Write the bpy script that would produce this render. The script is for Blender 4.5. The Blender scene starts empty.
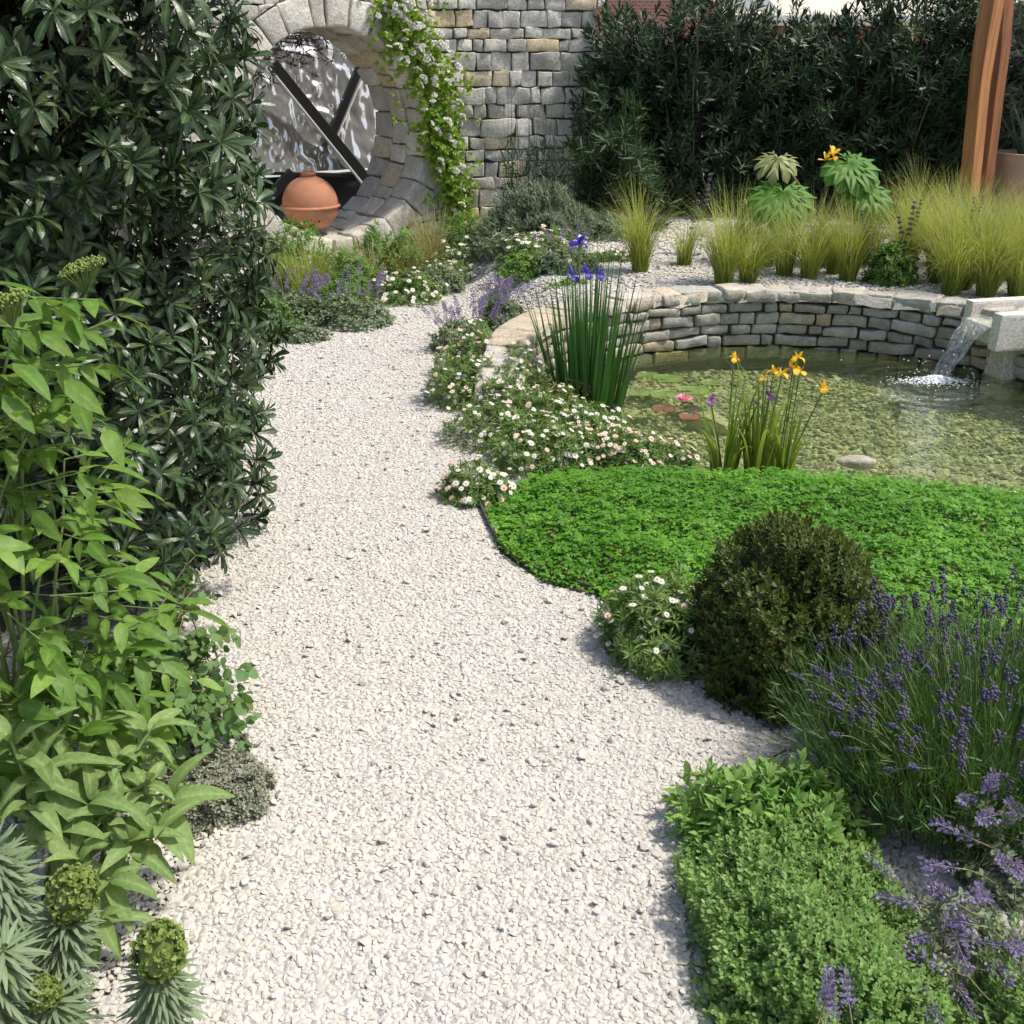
import bpy, bmesh, math
import numpy as np
from mathutils import Vector

# ------------------------------------------------------------------ basics
scn = bpy.context.scene
COL = scn.collection
F, PITCH, CAMH = 1026.0, math.radians(24.2), 1.6
RNG = np.random.default_rng(11)
PI = math.pi

def U(a, b, n=None): return RNG.uniform(a, b, n)

def gp(px, py, z=0.0):
    """ground point seen at a pixel, on the level plane z"""
    a = PITCH + math.atan((py - 512) / F)
    D = (CAMH - z) / math.tan(a)
    zz = D * math.cos(PITCH) + (CAMH - z) * math.sin(PITCH)
    return np.array([(px - 512) / F * zz, D, z])

def dp(px, py, D):
    """point seen at a pixel at forward distance D"""
    a = PITCH + math.atan((py - 512) / F)
    z = CAMH - D * math.tan(a)
    zz = D * math.cos(PITCH) + (CAMH - z) * math.sin(PITCH)
    return np.array([(px - 512) / F * zz, D, z])

def norm(v):
    return v / np.maximum(np.linalg.norm(v, axis=-1, keepdims=True), 1e-9)

def vnoise(P, seed=0):
    P = np.asarray(P, float)
    I = np.floor(P).astype(np.int64); f = P - I; f = f * f * (3 - 2 * f)
    def h(ix, iy, iz):
        n = (ix * 73856093) ^ (iy * 19349663) ^ (iz * 83492791) ^ (seed * 2654435761 & 0x7fffffff)
        n = (n ^ (n >> 13)) * 1274126177 & 0x7fffffff
        n = (n ^ (n >> 15)) * 2246822519 & 0x7fffffff
        return (n & 0xffff) / 32767.5 - 1
    r = 0
    for a in (0, 1):
        for b in (0, 1):
            for c in (0, 1):
                w = (f[:, 0] if a else 1 - f[:, 0]) * (f[:, 1] if b else 1 - f[:, 1]) * (f[:, 2] if c else 1 - f[:, 2])
                r = r + w * h(I[:, 0] + a, I[:, 1] + b, I[:, 2] + c)
    return r

# ------------------------------------------------------------------ mesh accumulator
class Acc:
    def __init__(s):
        s.V = []; s.C = []; s.F = {3: [], 4: []}; s.M = {3: [], 4: []}; s.n = 0
    def add(s, V, faces, C, mi=0):
        V = np.asarray(V, float).reshape(-1, 3); s.V.append(V)
        C = np.asarray(C, float)
        if C.ndim == 1: C = np.tile(C, (len(V), 1))
        s.C.append(C)
        for f in faces:
            f = np.asarray(f, np.int64)
            if f.size == 0: continue
            k = f.shape[1]; s.F[k].append(f + s.n); s.M[k].append(np.full(len(f), mi))
        s.n += len(V)
    def inst(s, T, R, t, sc, r1, r2, mi=0):
        """instances of a template: R (N,3,3) columns are axes, t (N,3), sc (N,) or (N,3)"""
        v, fs, w = T
        N, m = len(t), len(v)
        if N == 0: return
        sc = np.asarray(sc, float)
        if sc.ndim == 0: sc = np.full(N, float(sc))
        if sc.ndim == 1: sc = np.repeat(sc[:, None], 3, 1)
        P = np.einsum('nij,nmj->nmi', R, v[None] * sc[:, None, :]) + t[:, None, :]
        C = np.empty((N, m, 3)); C[:, :, 0] = np.asarray(r1)[:, None]; C[:, :, 1] = np.asarray(r2)[:, None]; C[:, :, 2] = w[None]
        off = (np.arange(N) * m)[:, None, None]
        s.add(P.reshape(-1, 3), [(f[None] + off).reshape(-1, f.shape[1]) for f in fs], C.reshape(-1, 3), mi)

def origin(o):
    v = np.zeros(3)
    while o is not None:
        v += np.array(o.location); o = o.parent
    return v

def make_mesh(acc, name, mats, smooth=True, off=None):
    me = bpy.data.meshes.new(name)
    V = np.concatenate(acc.V); C = np.concatenate(acc.C)
    if off is not None: V = V - off
    fl, mi, lt = [], [], []
    for k in (3, 4):
        if acc.F[k]:
            f = np.concatenate(acc.F[k]); fl.append(f.ravel()); lt.append(np.full(len(f), k)); mi.append(np.concatenate(acc.M[k]))
    fl = np.concatenate(fl); lt = np.concatenate(lt); mi = np.concatenate(mi)
    me.vertices.add(len(V)); me.vertices.foreach_set('co', V.astype(np.float32).ravel())
    me.loops.add(len(fl)); me.loops.foreach_set('vertex_index', fl.astype(np.int32))
    me.polygons.add(len(lt)); me.polygons.foreach_set('loop_start', np.concatenate([[0], np.cumsum(lt)[:-1]]).astype(np.int32))
    me.polygons.foreach_set('material_index', mi.astype(np.int32))
    me.polygons.foreach_set('use_smooth', np.full(len(lt), smooth))
    me.update(calc_edges=True)
    ca = me.color_attributes.new('tint', 'FLOAT_COLOR', 'POINT')
    ca.data.foreach_set('color', np.concatenate([C, np.ones((len(C), 1))], 1).astype(np.float32).ravel())
    for m in (mats if isinstance(mats, (list, tuple)) else [mats]): me.materials.append(m)
    return me

def build(acc, name, mats, parent=None, smooth=True, loc=None):
    if loc is None: loc = np.zeros(3)
    off = origin(parent) if parent is not None else np.asarray(loc, float)
    o = bpy.data.objects.new(name, make_mesh(acc, name, mats, smooth, off)); COL.objects.link(o)
    if parent is not None: o.parent = parent
    else: o.location = loc
    return o

def tag(o, label=None, cat=None, group=None, kind=None):
    if label: o['label'] = label
    if cat: o['category'] = cat
    if group: o['group'] = group
    if kind: o['kind'] = kind
    return o

def thing(name, label, cat, loc=(0, 0, 0), group=None):
    o = bpy.data.objects.new(name, None); COL.objects.link(o)
    o.location = tuple(float(a) for a in loc); o.empty_display_size = .1
    return tag(o, label, cat, group)

def child(me, name, parent, wpos, rot=(0, 0, 0), sc=1.0):
    o = bpy.data.objects.new(name, me); COL.objects.link(o); o.parent = parent
    o.location = Vector(np.asarray(wpos, float) - origin(parent)); o.rotation_euler = rot
    o.scale = (sc, sc, sc)
    return o

def copy_tree(o, parent=None):
    c = o.copy(); COL.objects.link(c)
    if parent is not None: c.parent = parent
    for ch in o.children: copy_tree(ch, c)
    return c

# ------------------------------------------------------------------ materials
def nodes_of(name):
    m = bpy.data.materials.new(name); m.use_nodes = True
    nt = m.node_tree; nt.nodes.clear()
    return m, nt

def N_(nt, typ, **kw):
    n = nt.nodes.new(typ)
    for k, v in kw.items():
        if k in n.inputs.keys(): n.inputs[k].default_value = v
        else: setattr(n, k, v)
    return n

def rgba(c): return (c[0], c[1], c[2], 1)

def mixc(nt, fac, a, b, blend='MIX'):
    n = nt.nodes.new('ShaderNodeMix'); n.data_type = 'RGBA'; n.blend_type = blend
    for sock, v in ((n.inputs[0], fac), (n.inputs[6], a), (n.inputs[7], b)):
        if hasattr(v, 'links'): nt.links.new(v, sock)
        elif isinstance(v, (tuple, list)): sock.default_value = rgba(v)
        else: sock.default_value = v
    return n.outputs[2]

def mathn(nt, op, a, b=None, clamp=False):
    n = nt.nodes.new('ShaderNodeMath'); n.operation = op; n.use_clamp = clamp
    for i, v in enumerate((a, b)):
        if v is None: continue
        if hasattr(v, 'links'): nt.links.new(v, n.inputs[i])
        else: n.inputs[i].default_value = v
    return n.outputs[0]

def ramp(nt, fac, stops):
    n = nt.nodes.new('ShaderNodeValToRGB'); nt.links.new(fac, n.inputs[0])
    e = n.color_ramp.elements
    while len(e) < len(stops): e.new(.5)
    for i, (p, c) in enumerate(stops):
        e[i].position = p; e[i].color = rgba(c) if isinstance(c, (tuple, list)) else (c, c, c, 1)
    return n.outputs[0]

def tintsep(nt):
    a = N_(nt, 'ShaderNodeAttribute', attribute_name='tint'); s = nt.nodes.new('ShaderNodeSeparateColor')
    nt.links.new(a.outputs['Color'], s.inputs[0]); return s.outputs

def objco(nt): return nt.nodes.new('ShaderNodeTexCoord').outputs['Object']

def noise(nt, scale, detail=4, rough=.55, co=None, out='Fac', dist=0):
    n = N_(nt, 'ShaderNodeTexNoise', Scale=scale, Detail=detail, Roughness=rough, Distortion=dist)
    nt.links.new(co if co is not None else objco(nt), n.inputs['Vector']); return n.outputs[out]

def finish(nt, shader):
    o = nt.nodes.new('ShaderNodeOutputMaterial'); nt.links.new(shader, o.inputs[0])

def leaf_mat(name, c1, c2, c3=None, g=.5, rough=.45, vein=None, va=.5, trans=.3, tcol=None, spec=.4, tip=None, mott=0.0, ms=60):
    m, nt = nodes_of(name); t = tintsep(nt)
    col = mixc(nt, t[0], c1, c2)
    if c3: col = mixc(nt, mathn(nt, 'MULTIPLY', t[1], g), col, c3)
    if vein: col = mixc(nt, mathn(nt, 'MULTIPLY', mathn(nt, 'POWER', t[2], 5.0), va), col, vein)
    if tip: col = mixc(nt, mathn(nt, 'POWER', t[2], 2.0), col, tip)
    p = N_(nt, 'ShaderNodeBsdfPrincipled', Roughness=rough)
    p.inputs['Specular IOR Level'].default_value = spec
    if mott:
        nz = noise(nt, ms, 4, .65); n2 = noise(nt, ms * .25, 3, .6)
        col = mixc(nt, mott, col, ramp(nt, nz, [(.3, .55), (.7, 1.35)]), 'MULTIPLY')
        col = mixc(nt, mathn(nt, 'MULTIPLY', ramp(nt, n2, [(.56, 0.), (.74, 1.)]), mott * .6), col, (.26, .25, .06))
        bn = N_(nt, 'ShaderNodeBump', Strength=.35, Distance=.004); nt.links.new(mathn(nt, 'ADD', nz, mathn(nt, 'MULTIPLY', t[2], .5)), bn.inputs['Height']); nt.links.new(bn.outputs[0], p.inputs['Normal'])
    nt.links.new(col, p.inputs['Base Color'])
    sh = p.outputs[0]
    if trans > 0:
        tr = nt.nodes.new('ShaderNodeBsdfTranslucent')
        tc = mixc(nt, .6, col, tcol or tuple(min(1, a * b) for a, b in zip(c2, (1.6, 1.5, .8))))
        nt.links.new(tc, tr.inputs[0])
        mx = nt.nodes.new('ShaderNodeMixShader'); mx.inputs[0].default_value = trans
        nt.links.new(sh, mx.inputs[1]); nt.links.new(tr.outputs[0], mx.inputs[2]); sh = mx.outputs[0]
    finish(nt, sh); return m

def plain(name, c, rough=.6, c2=None, nscale=20, metal=0, bump=0, bscale=60, spec=.5):
    m, nt = nodes_of(name)
    p = N_(nt, 'ShaderNodeBsdfPrincipled', Roughness=rough, Metallic=metal); p.inputs['Specular IOR Level'].default_value = spec
    if c2: nt.links.new(mixc(nt, noise(nt, nscale), c, c2), p.inputs['Base Color'])
    else: p.inputs['Base Color'].default_value = rgba(c)
    if bump:
        b = N_(nt, 'ShaderNodeBump', Strength=bump, Distance=.01); nt.links.new(noise(nt, bscale), b.inputs['Height']); nt.links.new(b.outputs[0], p.inputs['Normal'])
    finish(nt, p.outputs[0]); return m

def stone_mat(name, c1, c2, warm, wamt=.8, bump=.6, sc=1.0, rough=.85):
    m, nt = nodes_of(name); t = tintsep(nt); co = objco(nt)
    base = mixc(nt, t[0], c1, c2)
    base = mixc(nt, mathn(nt, 'MULTIPLY', t[1], wamt), base, warm)
    n1 = noise(nt, 9 * sc, 5, .65, co); n2 = noise(nt, 55 * sc, 4, .7, co); n3 = noise(nt, 3 * sc, 3, .5, co)
    base = mixc(nt, .75, base, ramp(nt, n1, [(.3, .6), (.55, .95), (.75, 1.2)]), 'MULTIPLY')
    base = mixc(nt, .6, base, ramp(nt, n2, [(.35, .5), (.6, 1.15)]), 'MULTIPLY')
    base = mixc(nt, mathn(nt, 'MULTIPLY', ramp(nt, n3, [(.5, 0.), (.72, 1.)]), .3), base, (.16, .17, .11))
    p = N_(nt, 'ShaderNodeBsdfPrincipled', Roughness=rough); p.inputs['Specular IOR Level'].default_value = .2
    nt.links.new(base, p.inputs['Base Color'])
    h = mathn(nt, 'ADD', n1, mathn(nt, 'MULTIPLY', n2, .5))
    b = N_(nt, 'ShaderNodeBump', Strength=bump, Distance=.02); nt.links.new(h, b.inputs['Height']); nt.links.new(b.outputs[0], p.inputs['Normal'])
    finish(nt, p.outputs[0]); return m

M = {}
M['pitto'] = leaf_mat('glossy_dark_leaf', (.008, .024, .008), (.026, .062, .018), (.085, .15, .045), .3, rough=.33, vein=(.17, .24, .09), va=.5, trans=.10, spec=.38, mott=.4, ms=70)
M['elder'] = leaf_mat('elder_leaf', (.085, .19, .025), (.20, .33, .06), (.045, .12, .016), .6, rough=.5, vein=(.24, .36, .10), va=.4, trans=.3, spec=.3, mott=.55, ms=70)
M['sage'] = leaf_mat('sage_leaf', (.15, .24, .07), (.25, .35, .125), (.10, .18, .055), .5, rough=.65, vein=(.36, .48, .2), va=.5, trans=.3, spec=.25, mott=.6, ms=110)
M['round'] = leaf_mat('round_leaf', (.06, .16, .04), (.13, .25, .07), (.2, .22, .08), .35, rough=.55, vein=(.2, .3, .12), va=.3, mott=.4, ms=90)
M['thyme'] = leaf_mat('thyme_leaf', (.15, .19, .12), (.36, .38, .28), (.30, .26, .22), .5, rough=.7, trans=.2)
M['euph'] = leaf_mat('euphorbia_leaf', (.12, .18, .085), (.22, .28, .165), (.10, .17, .07), .5, rough=.6, vein=(.34, .42, .29), va=.5, trans=.2, mott=.3, ms=120)
M['euphead'] = leaf_mat('euphorbia_bract', (.13, .20, .04), (.30, .38, .10), (.08, .13, .03), .5, rough=.6, trans=.25)
M['box'] = leaf_mat('box_leaf', (.03, .075, .012), (.085, .14, .02), (.17, .12, .03), .4, rough=.5, trans=.2)
M['lavleaf'] = leaf_mat('lavender_leaf', (.02, .075, .012), (.085, .185, .038), (.18, .26, .12), .5, rough=.6, trans=.25)
M['lavfl'] = leaf_mat('lavender_flower', (.05, .04, .09), (.12, .095, .20), (.17, .16, .21), .6, rough=.8, trans=.2)
M['mint'] = leaf_mat('mint_leaf', (.14, .30, .05), (.26, .42, .10), (.10, .22, .04), .5, rough=.55, vein=(.3, .45, .16), va=.3, mott=.4, ms=120)
M['oreg'] = leaf_mat('oregano_leaf', (.11, .25, .05), (.25, .40, .12), (.24, .29, .10), .4, rough=.55, trans=.3)
M['catleaf'] = leaf_mat('catmint_leaf', (.13, .20, .10), (.24, .31, .17), (.18, .2, .14), .5, rough=.7, trans=.25)
M['catfl'] = leaf_mat('catmint_flower', (.19, .16, .36), (.32, .27, .50), (.36, .29, .36), .6, rough=.7, trans=.3)
M['clover'] = leaf_mat('clover_leaf', (.075, .24, .012), (.20, .42, .035), (.035, .15, .01), .6, rough=.5, trans=.35)
M['daisyleaf'] = leaf_mat('daisy_leaf', (.10, .19, .035), (.20, .30, .08), (.12, .20, .05), .5, rough=.6)
M['petal'] = leaf_mat('white_petal', (.72, .70, .64), (.82, .80, .75), None, rough=.6, trans=.2, tcol=(.8, .78, .7))
M['pinkpetal'] = leaf_mat('pink_petal', (.70, .42, .38), (.80, .60, .54), None, rough=.6, trans=.2, tcol=(.8, .5, .45))
M['yellow'] = plain('yellow_disc', (.55, .38, .03), .7)
M['stipa'] = leaf_mat('feather_grass', (.14, .21, .028), (.38, .42, .09), (.13, .23, .03), .6, rough=.55, trans=.35, tip=(.40, .41, .13))
M['bronze'] = leaf_mat('bronze_grass', (.20, .20, .05), (.34, .31, .11), (.16, .2, .04), .5, rough=.6, trans=.35, tip=(.42, .36, .18))
M['oleander'] = leaf_mat('oleander_leaf', (.007, .022, .009), (.030, .068, .026), (.085, .15, .055), .38, rough=.45, vein=(.11, .17, .08), va=.3, trans=.10, spec=.3)
M['olive'] = leaf_mat('olive_leaf', (.07, .10, .06), (.16, .20, .13), (.2, .22, .17), .5, rough=.55, trans=.15)
M['reflleaf'] = leaf_mat('brown_reflected_leaf', (.07, .075, .03), (.15, .14, .06), (.12, .09, .05), .5, rough=.6, trans=.25)
M['santo'] = leaf_mat('grey_shrub_leaf', (.10, .15, .09), (.22, .28, .19), (.13, .19, .09), .5, rough=.7, trans=.2)
M['fennel'] = leaf_mat('dark_feathery_leaf', (.013, .042, .013), (.038, .085, .024), (.08, .12, .045), .4, rough=.6)
M['lowgreen'] = leaf_mat('low_green_leaf', (.10, .22, .03), (.18, .32, .06), (.14, .22, .06), .5, rough=.6)
M['iris'] = leaf_mat('iris_blade', (.025, .105, .02), (.055, .17, .035), (.10, .22, .05), .4, rough=.4, trans=.3)
M['flag'] = leaf_mat('flag_blade', (.16, .27, .03), (.30, .38, .07), (.08, .19, .02), .7, rough=.45, trans=.35)
M['violet'] = leaf_mat('violet_petal', (.03, .015, .30), (.07, .03, .48), None, rough=.5, trans=.3, tcol=(.08, .03, .6))
M['purple'] = leaf_mat('purple_petal', (.20, .06, .26), (.32, .12, .36), None, rough=.5, trans=.3, tcol=(.4, .1, .45))
M['gold'] = leaf_mat('golden_petal', (.78, .44, .01), (.88, .58, .03), None, rough=.5, trans=.3, tcol=(.9, .5, .02))
M['pink'] = leaf_mat('lily_petal', (.75, .28, .36), (.85, .48, .52), None, rough=.5, trans=.25, tcol=(.9, .4, .5))
M['pad'] = leaf_mat('lily_pad', (.10, .19, .03), (.17, .26, .06), (.16, .12, .05), .5, rough=.35, trans=.1, mott=.5, ms=25)
M['redleaf'] = leaf_mat('red_leaf', (.17, .06, .04), (.27, .12, .08), (.16, .12, .05), .5, rough=.5)
M['rose'] = leaf_mat('rose_leaf', (.17, .30, .025), (.30, .44, .06), (.10, .22, .03), .5, rough=.5, trans=.4)
M['palm'] = leaf_mat('paper_plant_leaf', (.045, .16, .018), (.085, .23, .03), (.16, .25, .05), .4, spec=.2, rough=.5, vein=(.2, .34, .08), va=.5, trans=.3, mott=.4, ms=30)
M['palmy'] = leaf_mat('young_paper_leaf', (.22, .27, .10), (.32, .36, .14), (.2, .2, .08), .4, rough=.5, vein=(.4, .42, .2), va=.5, trans=.3, mott=.4, ms=30)
M['agave'] = leaf_mat('agave_leaf', (.08, .14, .07), (.13, .20, .11), (.2, .25, .16), .4, rough=.5, trans=.05, mott=.3, ms=30)
M['bark'] = plain('bark', (.10, .075, .05), .85, (.20, .16, .11), 40, bump=.5)
M['gstem'] = plain('green_stem', (.12, .2, .05), .6, (.2, .26, .09), 30)
M['rstem'] = plain('reddish_stem', (.2, .13, .07), .6, (.26, .2, .1), 30)
M['stone'] = stone_mat('wall_stone', (.52, .495, .43), (.82, .78, .69), (.74, .56, .31), .8)
M['pstone'] = stone_mat('pond_wall_stone', (.30, .295, .26), (.54, .52, .45), (.55, .43, .28), .85, sc=1.6)
M['cstone'] = stone_mat('coping_stone', (.42, .40, .35), (.60, .56, .48), (.60, .46, .31), .8, sc=1.4)
M['joint'] = plain('wall_joint', (.11, .10, .085), .95, (.20, .185, .15), 15)
M['rock'] = stone_mat('limestone_rock', (.40, .37, .30), (.58, .53, .43), (.55, .45, .3), .5, sc=3)
M['granite'] = None

# gravel
def gravel_mat(name, c1, c2, warm):
    m, nt = nodes_of(name); t = tintsep(nt)
    c = mixc(nt, mathn(nt, 'POWER', t[0], .6), c1, c2); c = mixc(nt, mathn(nt, 'MULTIPLY', mathn(nt, 'POWER', t[1], 3.0), .8), c, warm)
    c = mixc(nt, mathn(nt, 'MULTIPLY', ramp(nt, noise(nt, 2.2, 4, .6), [(.42, 0.), (.68, 1.)]), .28), c, warm)
    n = noise(nt, 160, 3)
    c = mixc(nt, .3, c, ramp(nt, n, [(.3, .75), (.65, 1.1)]), 'MULTIPLY')
    p = N_(nt, 'ShaderNodeBsdfPrincipled', Roughness=.85); p.inputs['Specular IOR Level'].default_value = .2
    nt.links.new(c, p.inputs['Base Color']); finish(nt, p.outputs[0]); return m
M['gravel'] = gravel_mat('white_gravel', (.445, .425, .385), (.55, .53, .487), (.52, .455, .375))
M['shingle'] = gravel_mat('shore_shingle', (.13, .12, .08), (.36, .33, .24), (.45, .38, .27))
M['pebble'] = gravel_mat('pond_pebble', (.13, .14, .065), (.56, .53, .36), (.68, .60, .45))

def ground_mat():
    m, nt = nodes_of('ground_grit'); co = objco(nt)
    v = N_(nt, 'ShaderNodeTexVoronoi', Scale=55.0); nt.links.new(co, v.inputs['Vector'])
    s = nt.nodes.new('ShaderNodeSeparateColor'); nt.links.new(v.outputs['Color'], s.inputs[0])
    c = mixc(nt, s.outputs[0], (.42, .41, .37), (.54, .525, .48))
    c = mixc(nt, mathn(nt, 'MULTIPLY', noise(nt, 2.5, 4, .6, co), .5), c, (.47, .44, .38))
    p = N_(nt, 'ShaderNodeBsdfPrincipled', Roughness=.9); nt.links.new(c, p.inputs['Base Color'])
    b = N_(nt, 'ShaderNodeBump', Strength=.8, Distance=.02, invert=True); nt.links.new(v.outputs['Distance'], b.inputs['Height']); nt.links.new(b.outputs[0], p.inputs['Normal'])
    finish(nt, p.outputs[0]); return m
M['ground'] = ground_mat()
M['soil'] = plain('dark_soil', (.045, .035, .022), .95, (.09, .075, .05), 30, bump=.8, bscale=40)

def bed_mat():
    m, nt = nodes_of('pond_bed_silt'); co = objco(nt)
    v = N_(nt, 'ShaderNodeTexVoronoi', Scale=26.0); nt.links.new(co, v.inputs['Vector'])
    s = nt.nodes.new('ShaderNodeSeparateColor'); nt.links.new(v.outputs['Color'], s.inputs[0])
    c = mixc(nt, s.outputs[0], (.27, .30, .14), (.46, .46, .26))
    c = mixc(nt, ramp(nt, noise(nt, 2.2, 4, .6, co), [(.4, 0.), (.65, .7)]), c, (.17, .26, .08))
    p = N_(nt, 'ShaderNodeBsdfPrincipled', Roughness=.8); nt.links.new(c, p.inputs['Base Color'])
    b = N_(nt, 'ShaderNodeBump', Strength=.8, Distance=.02, invert=True); nt.links.new(v.outputs['Distance'], b.inputs['Height']); nt.links.new(b.outputs[0], p.inputs['Normal'])
    finish(nt, p.outputs[0]); return m
M['bed'] = bed_mat()

SPL = gp(935, 388, -.05)      # where the jet meets the pond
def water_mat():
    m, nt = nodes_of('pond_water'); co = objco(nt)
    mp = N_(nt, 'ShaderNodeMapping'); mp.inputs['Scale'].default_value = (1.0, 1.35, 1); nt.links.new(co, mp.inputs[0])
    n1 = noise(nt, 11, 3, .55, mp.outputs[0], dist=.8); n2 = noise(nt, 34, 2, .5, mp.outputs[0], dist=.4)
    h = mathn(nt, 'ADD', n1, mathn(nt, 'MULTIPLY', n2, .35))
    vs = nt.nodes.new('ShaderNodeVectorMath'); vs.operation = 'DISTANCE'; nt.links.new(co, vs.inputs[0]); vs.inputs[1].default_value = (SPL[0], SPL[1], 0)
    d = vs.outputs['Value']
    w = mathn(nt, 'SINE', mathn(nt, 'MULTIPLY', d, 62.0))
    fall = mathn(nt, 'DIVIDE', .03, mathn(nt, 'ADD', mathn(nt, 'MULTIPLY', d, d), .10))
    h = mathn(nt, 'ADD', h, mathn(nt, 'MULTIPLY', w, fall))
    b = N_(nt, 'ShaderNodeBump', Strength=1.0, Distance=.026); nt.links.new(h, b.inputs['Height'])
    fr = N_(nt, 'ShaderNodeFresnel', IOR=1.36); nt.links.new(b.outputs[0], fr.inputs['Normal'])
    gl = N_(nt, 'ShaderNodeBsdfGlossy', Roughness=.02); nt.links.new(b.outputs[0], gl.inputs['Normal'])
    tr = N_(nt, 'ShaderNodeBsdfTransparent'); tr.inputs[0].default_value = (.84, .92, .72, 1)
    mx = nt.nodes.new('ShaderNodeMixShader'); nt.links.new(fr.outputs[0], mx.inputs[0]); nt.links.new(tr.outputs[0], mx.inputs[1]); nt.links.new(gl.outputs[0], mx.inputs[2])
    df = N_(nt, 'ShaderNodeBsdfDiffuse'); df.inputs[0].default_value = (.24, .32, .13, 1); nt.links.new(b.outputs[0], df.inputs['Normal'])
    m3 = nt.nodes.new('ShaderNodeMixShader'); m3.inputs[0].default_value = .09; nt.links.new(tr.outputs[0], m3.inputs[1]); nt.links.new(df.outputs[0], m3.inputs[2]); nt.links.new(m3.outputs[0], mx.inputs[1])
    finish(nt, mx.outputs[0]); return m
M['water'] = water_mat()

def jet_mat():
    m, nt = nodes_of('falling_water'); co = objco(nt)
    mp = N_(nt, 'ShaderNodeMapping'); mp.inputs['Scale'].default_value = (70, 90, 4); nt.links.new(co, mp.inputs[0])
    n = noise(nt, 1, 4, .6, mp.outputs[0])
    b = N_(nt, 'ShaderNodeBump', Strength=.9, Distance=.02); nt.links.new(n, b.inputs['Height'])
    gl = N_(nt, 'ShaderNodeBsdfGlossy', Roughness=.08); nt.links.new(b.outputs[0], gl.inputs['Normal'])
    df = N_(nt, 'ShaderNodeBsdfDiffuse'); df.inputs[0].default_value = (.8, .8, .78, 1)
    tr = N_(nt, 'ShaderNodeBsdfTransparent'); tr.inputs[0].default_value = (.9, .92, .88, 1)
    m1 = nt.nodes.new('ShaderNodeMixShader'); nt.links.new(ramp(nt, n, [(.45, .15), (.7, .85)]), m1.inputs[0]); nt.links.new(gl.outputs[0], m1.inputs[1]); nt.links.new(df.outputs[0], m1.inputs[2])
    m2 = nt.nodes.new('ShaderNodeMixShader'); nt.links.new(ramp(nt, n, [(.38, .06), (.72, .55)]), m2.inputs[0]); nt.links.new(tr.outputs[0], m2.inputs[1]); nt.links.new(m1.outputs[0], m2.inputs[2])
    finish(nt, m2.outputs[0]); return m
M['jet'] = jet_mat()
M['foam'] = plain('white_foam', (.8, .82, .82), .4)

def granite_mat():
    m, nt = nodes_of('granite'); co = objco(nt)
    n = noise(nt, 140, 2, .6, co); n2 = noise(nt, 60, 3, .6, co)
    c = ramp(nt, n, [(.36, (.42, .37, .29)), (.46, (.74, .68, .57)), (.62, (.84, .79, .69))])
    c = mixc(nt, .5, c, ramp(nt, n2, [(.35, .6), (.6, 1.1)]), 'MULTIPLY')
    p = N_(nt, 'ShaderNodeBsdfPrincipled', Roughness=.6); nt.links.new(c, p.inputs['Base Color'])
    b = N_(nt, 'ShaderNodeBump', Strength=.3, Distance=.004); nt.links.new(n, b.inputs['Height']); nt.links.new(b.outputs[0], p.inputs['Normal'])
    finish(nt, p.outputs[0]); return m
M['granite'] = granite_mat()

def timber_mat(name, c1, c2):
    m, nt = nodes_of(name); co = objco(nt)
    mp = N_(nt, 'ShaderNodeMapping'); mp.inputs['Scale'].default_value = (26, 26, 1.4); nt.links.new(co, mp.inputs[0])
    n = noise(nt, 1, 5, .6, mp.outputs[0], dist=.2); k = noise(nt, 3.5, 2, .5, co)
    c = ramp(nt, n, [(.3, c1), (.6, c2)])
    c = mixc(nt, ramp(nt, k, [(.6, 0.), (.78, .6)]), c, (.16, .08, .03))
    p = N_(nt, 'ShaderNodeBsdfPrincipled', Roughness=.6); nt.links.new(c, p.inputs['Base Color'])
    b = N_(nt, 'ShaderNodeBump', Strength=.4, Distance=.01); nt.links.new(n, b.inputs['Height']); nt.links.new(b.outputs[0], p.inputs['Normal'])
    finish(nt, p.outputs[0]); return m
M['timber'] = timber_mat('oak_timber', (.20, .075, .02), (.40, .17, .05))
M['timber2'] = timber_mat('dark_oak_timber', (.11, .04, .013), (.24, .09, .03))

def terracotta(name, c1, c2):
    m, nt = nodes_of(name); co = objco(nt)
    n = noise(nt, 7, 5, .6, co); n2 = noise(nt, 90, 2, .5, co)
    c = mixc(nt, n, c1, c2); c = mixc(nt, mathn(nt, 'MULTIPLY', n2, .15), c, (.7, .55, .42)); c = mixc(nt, mathn(nt, 'MULTIPLY', ramp(nt, noise(nt, 11, 6, .7, co), [(.5, 0.), (.66, 1.)]), .35), c, (.30, .15, .09)); c = mixc(nt, mathn(nt, 'MULTIPLY', ramp(nt, noise(nt, 5, 6, .7, co), [(.55, 0.), (.7, 1.)]), .3), c, (.62, .5, .42))
    p = N_(nt, 'ShaderNodeBsdfPrincipled', Roughness=.75); p.inputs['Specular IOR Level'].default_value = .25; nt.links.new(c, p.inputs['Base Color'])
    b = N_(nt, 'ShaderNodeBump', Strength=.15, Distance=.004); nt.links.new(n2, b.inputs['Height']); nt.links.new(b.outputs[0], p.inputs['Normal'])
    finish(nt, p.outputs[0]); return m
M['terra'] = terracotta('terracotta', (.32, .12, .06), (.46, .185, .10))
M['tanpot'] = terracotta('tan_clay', (.27, .20, .135), (.36, .27, .19))
M['black'] = plain('black_metal', (.012, .012, .013), .4)
M['white'] = plain('white_trim', (.75, .74, .70), .5)
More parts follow.
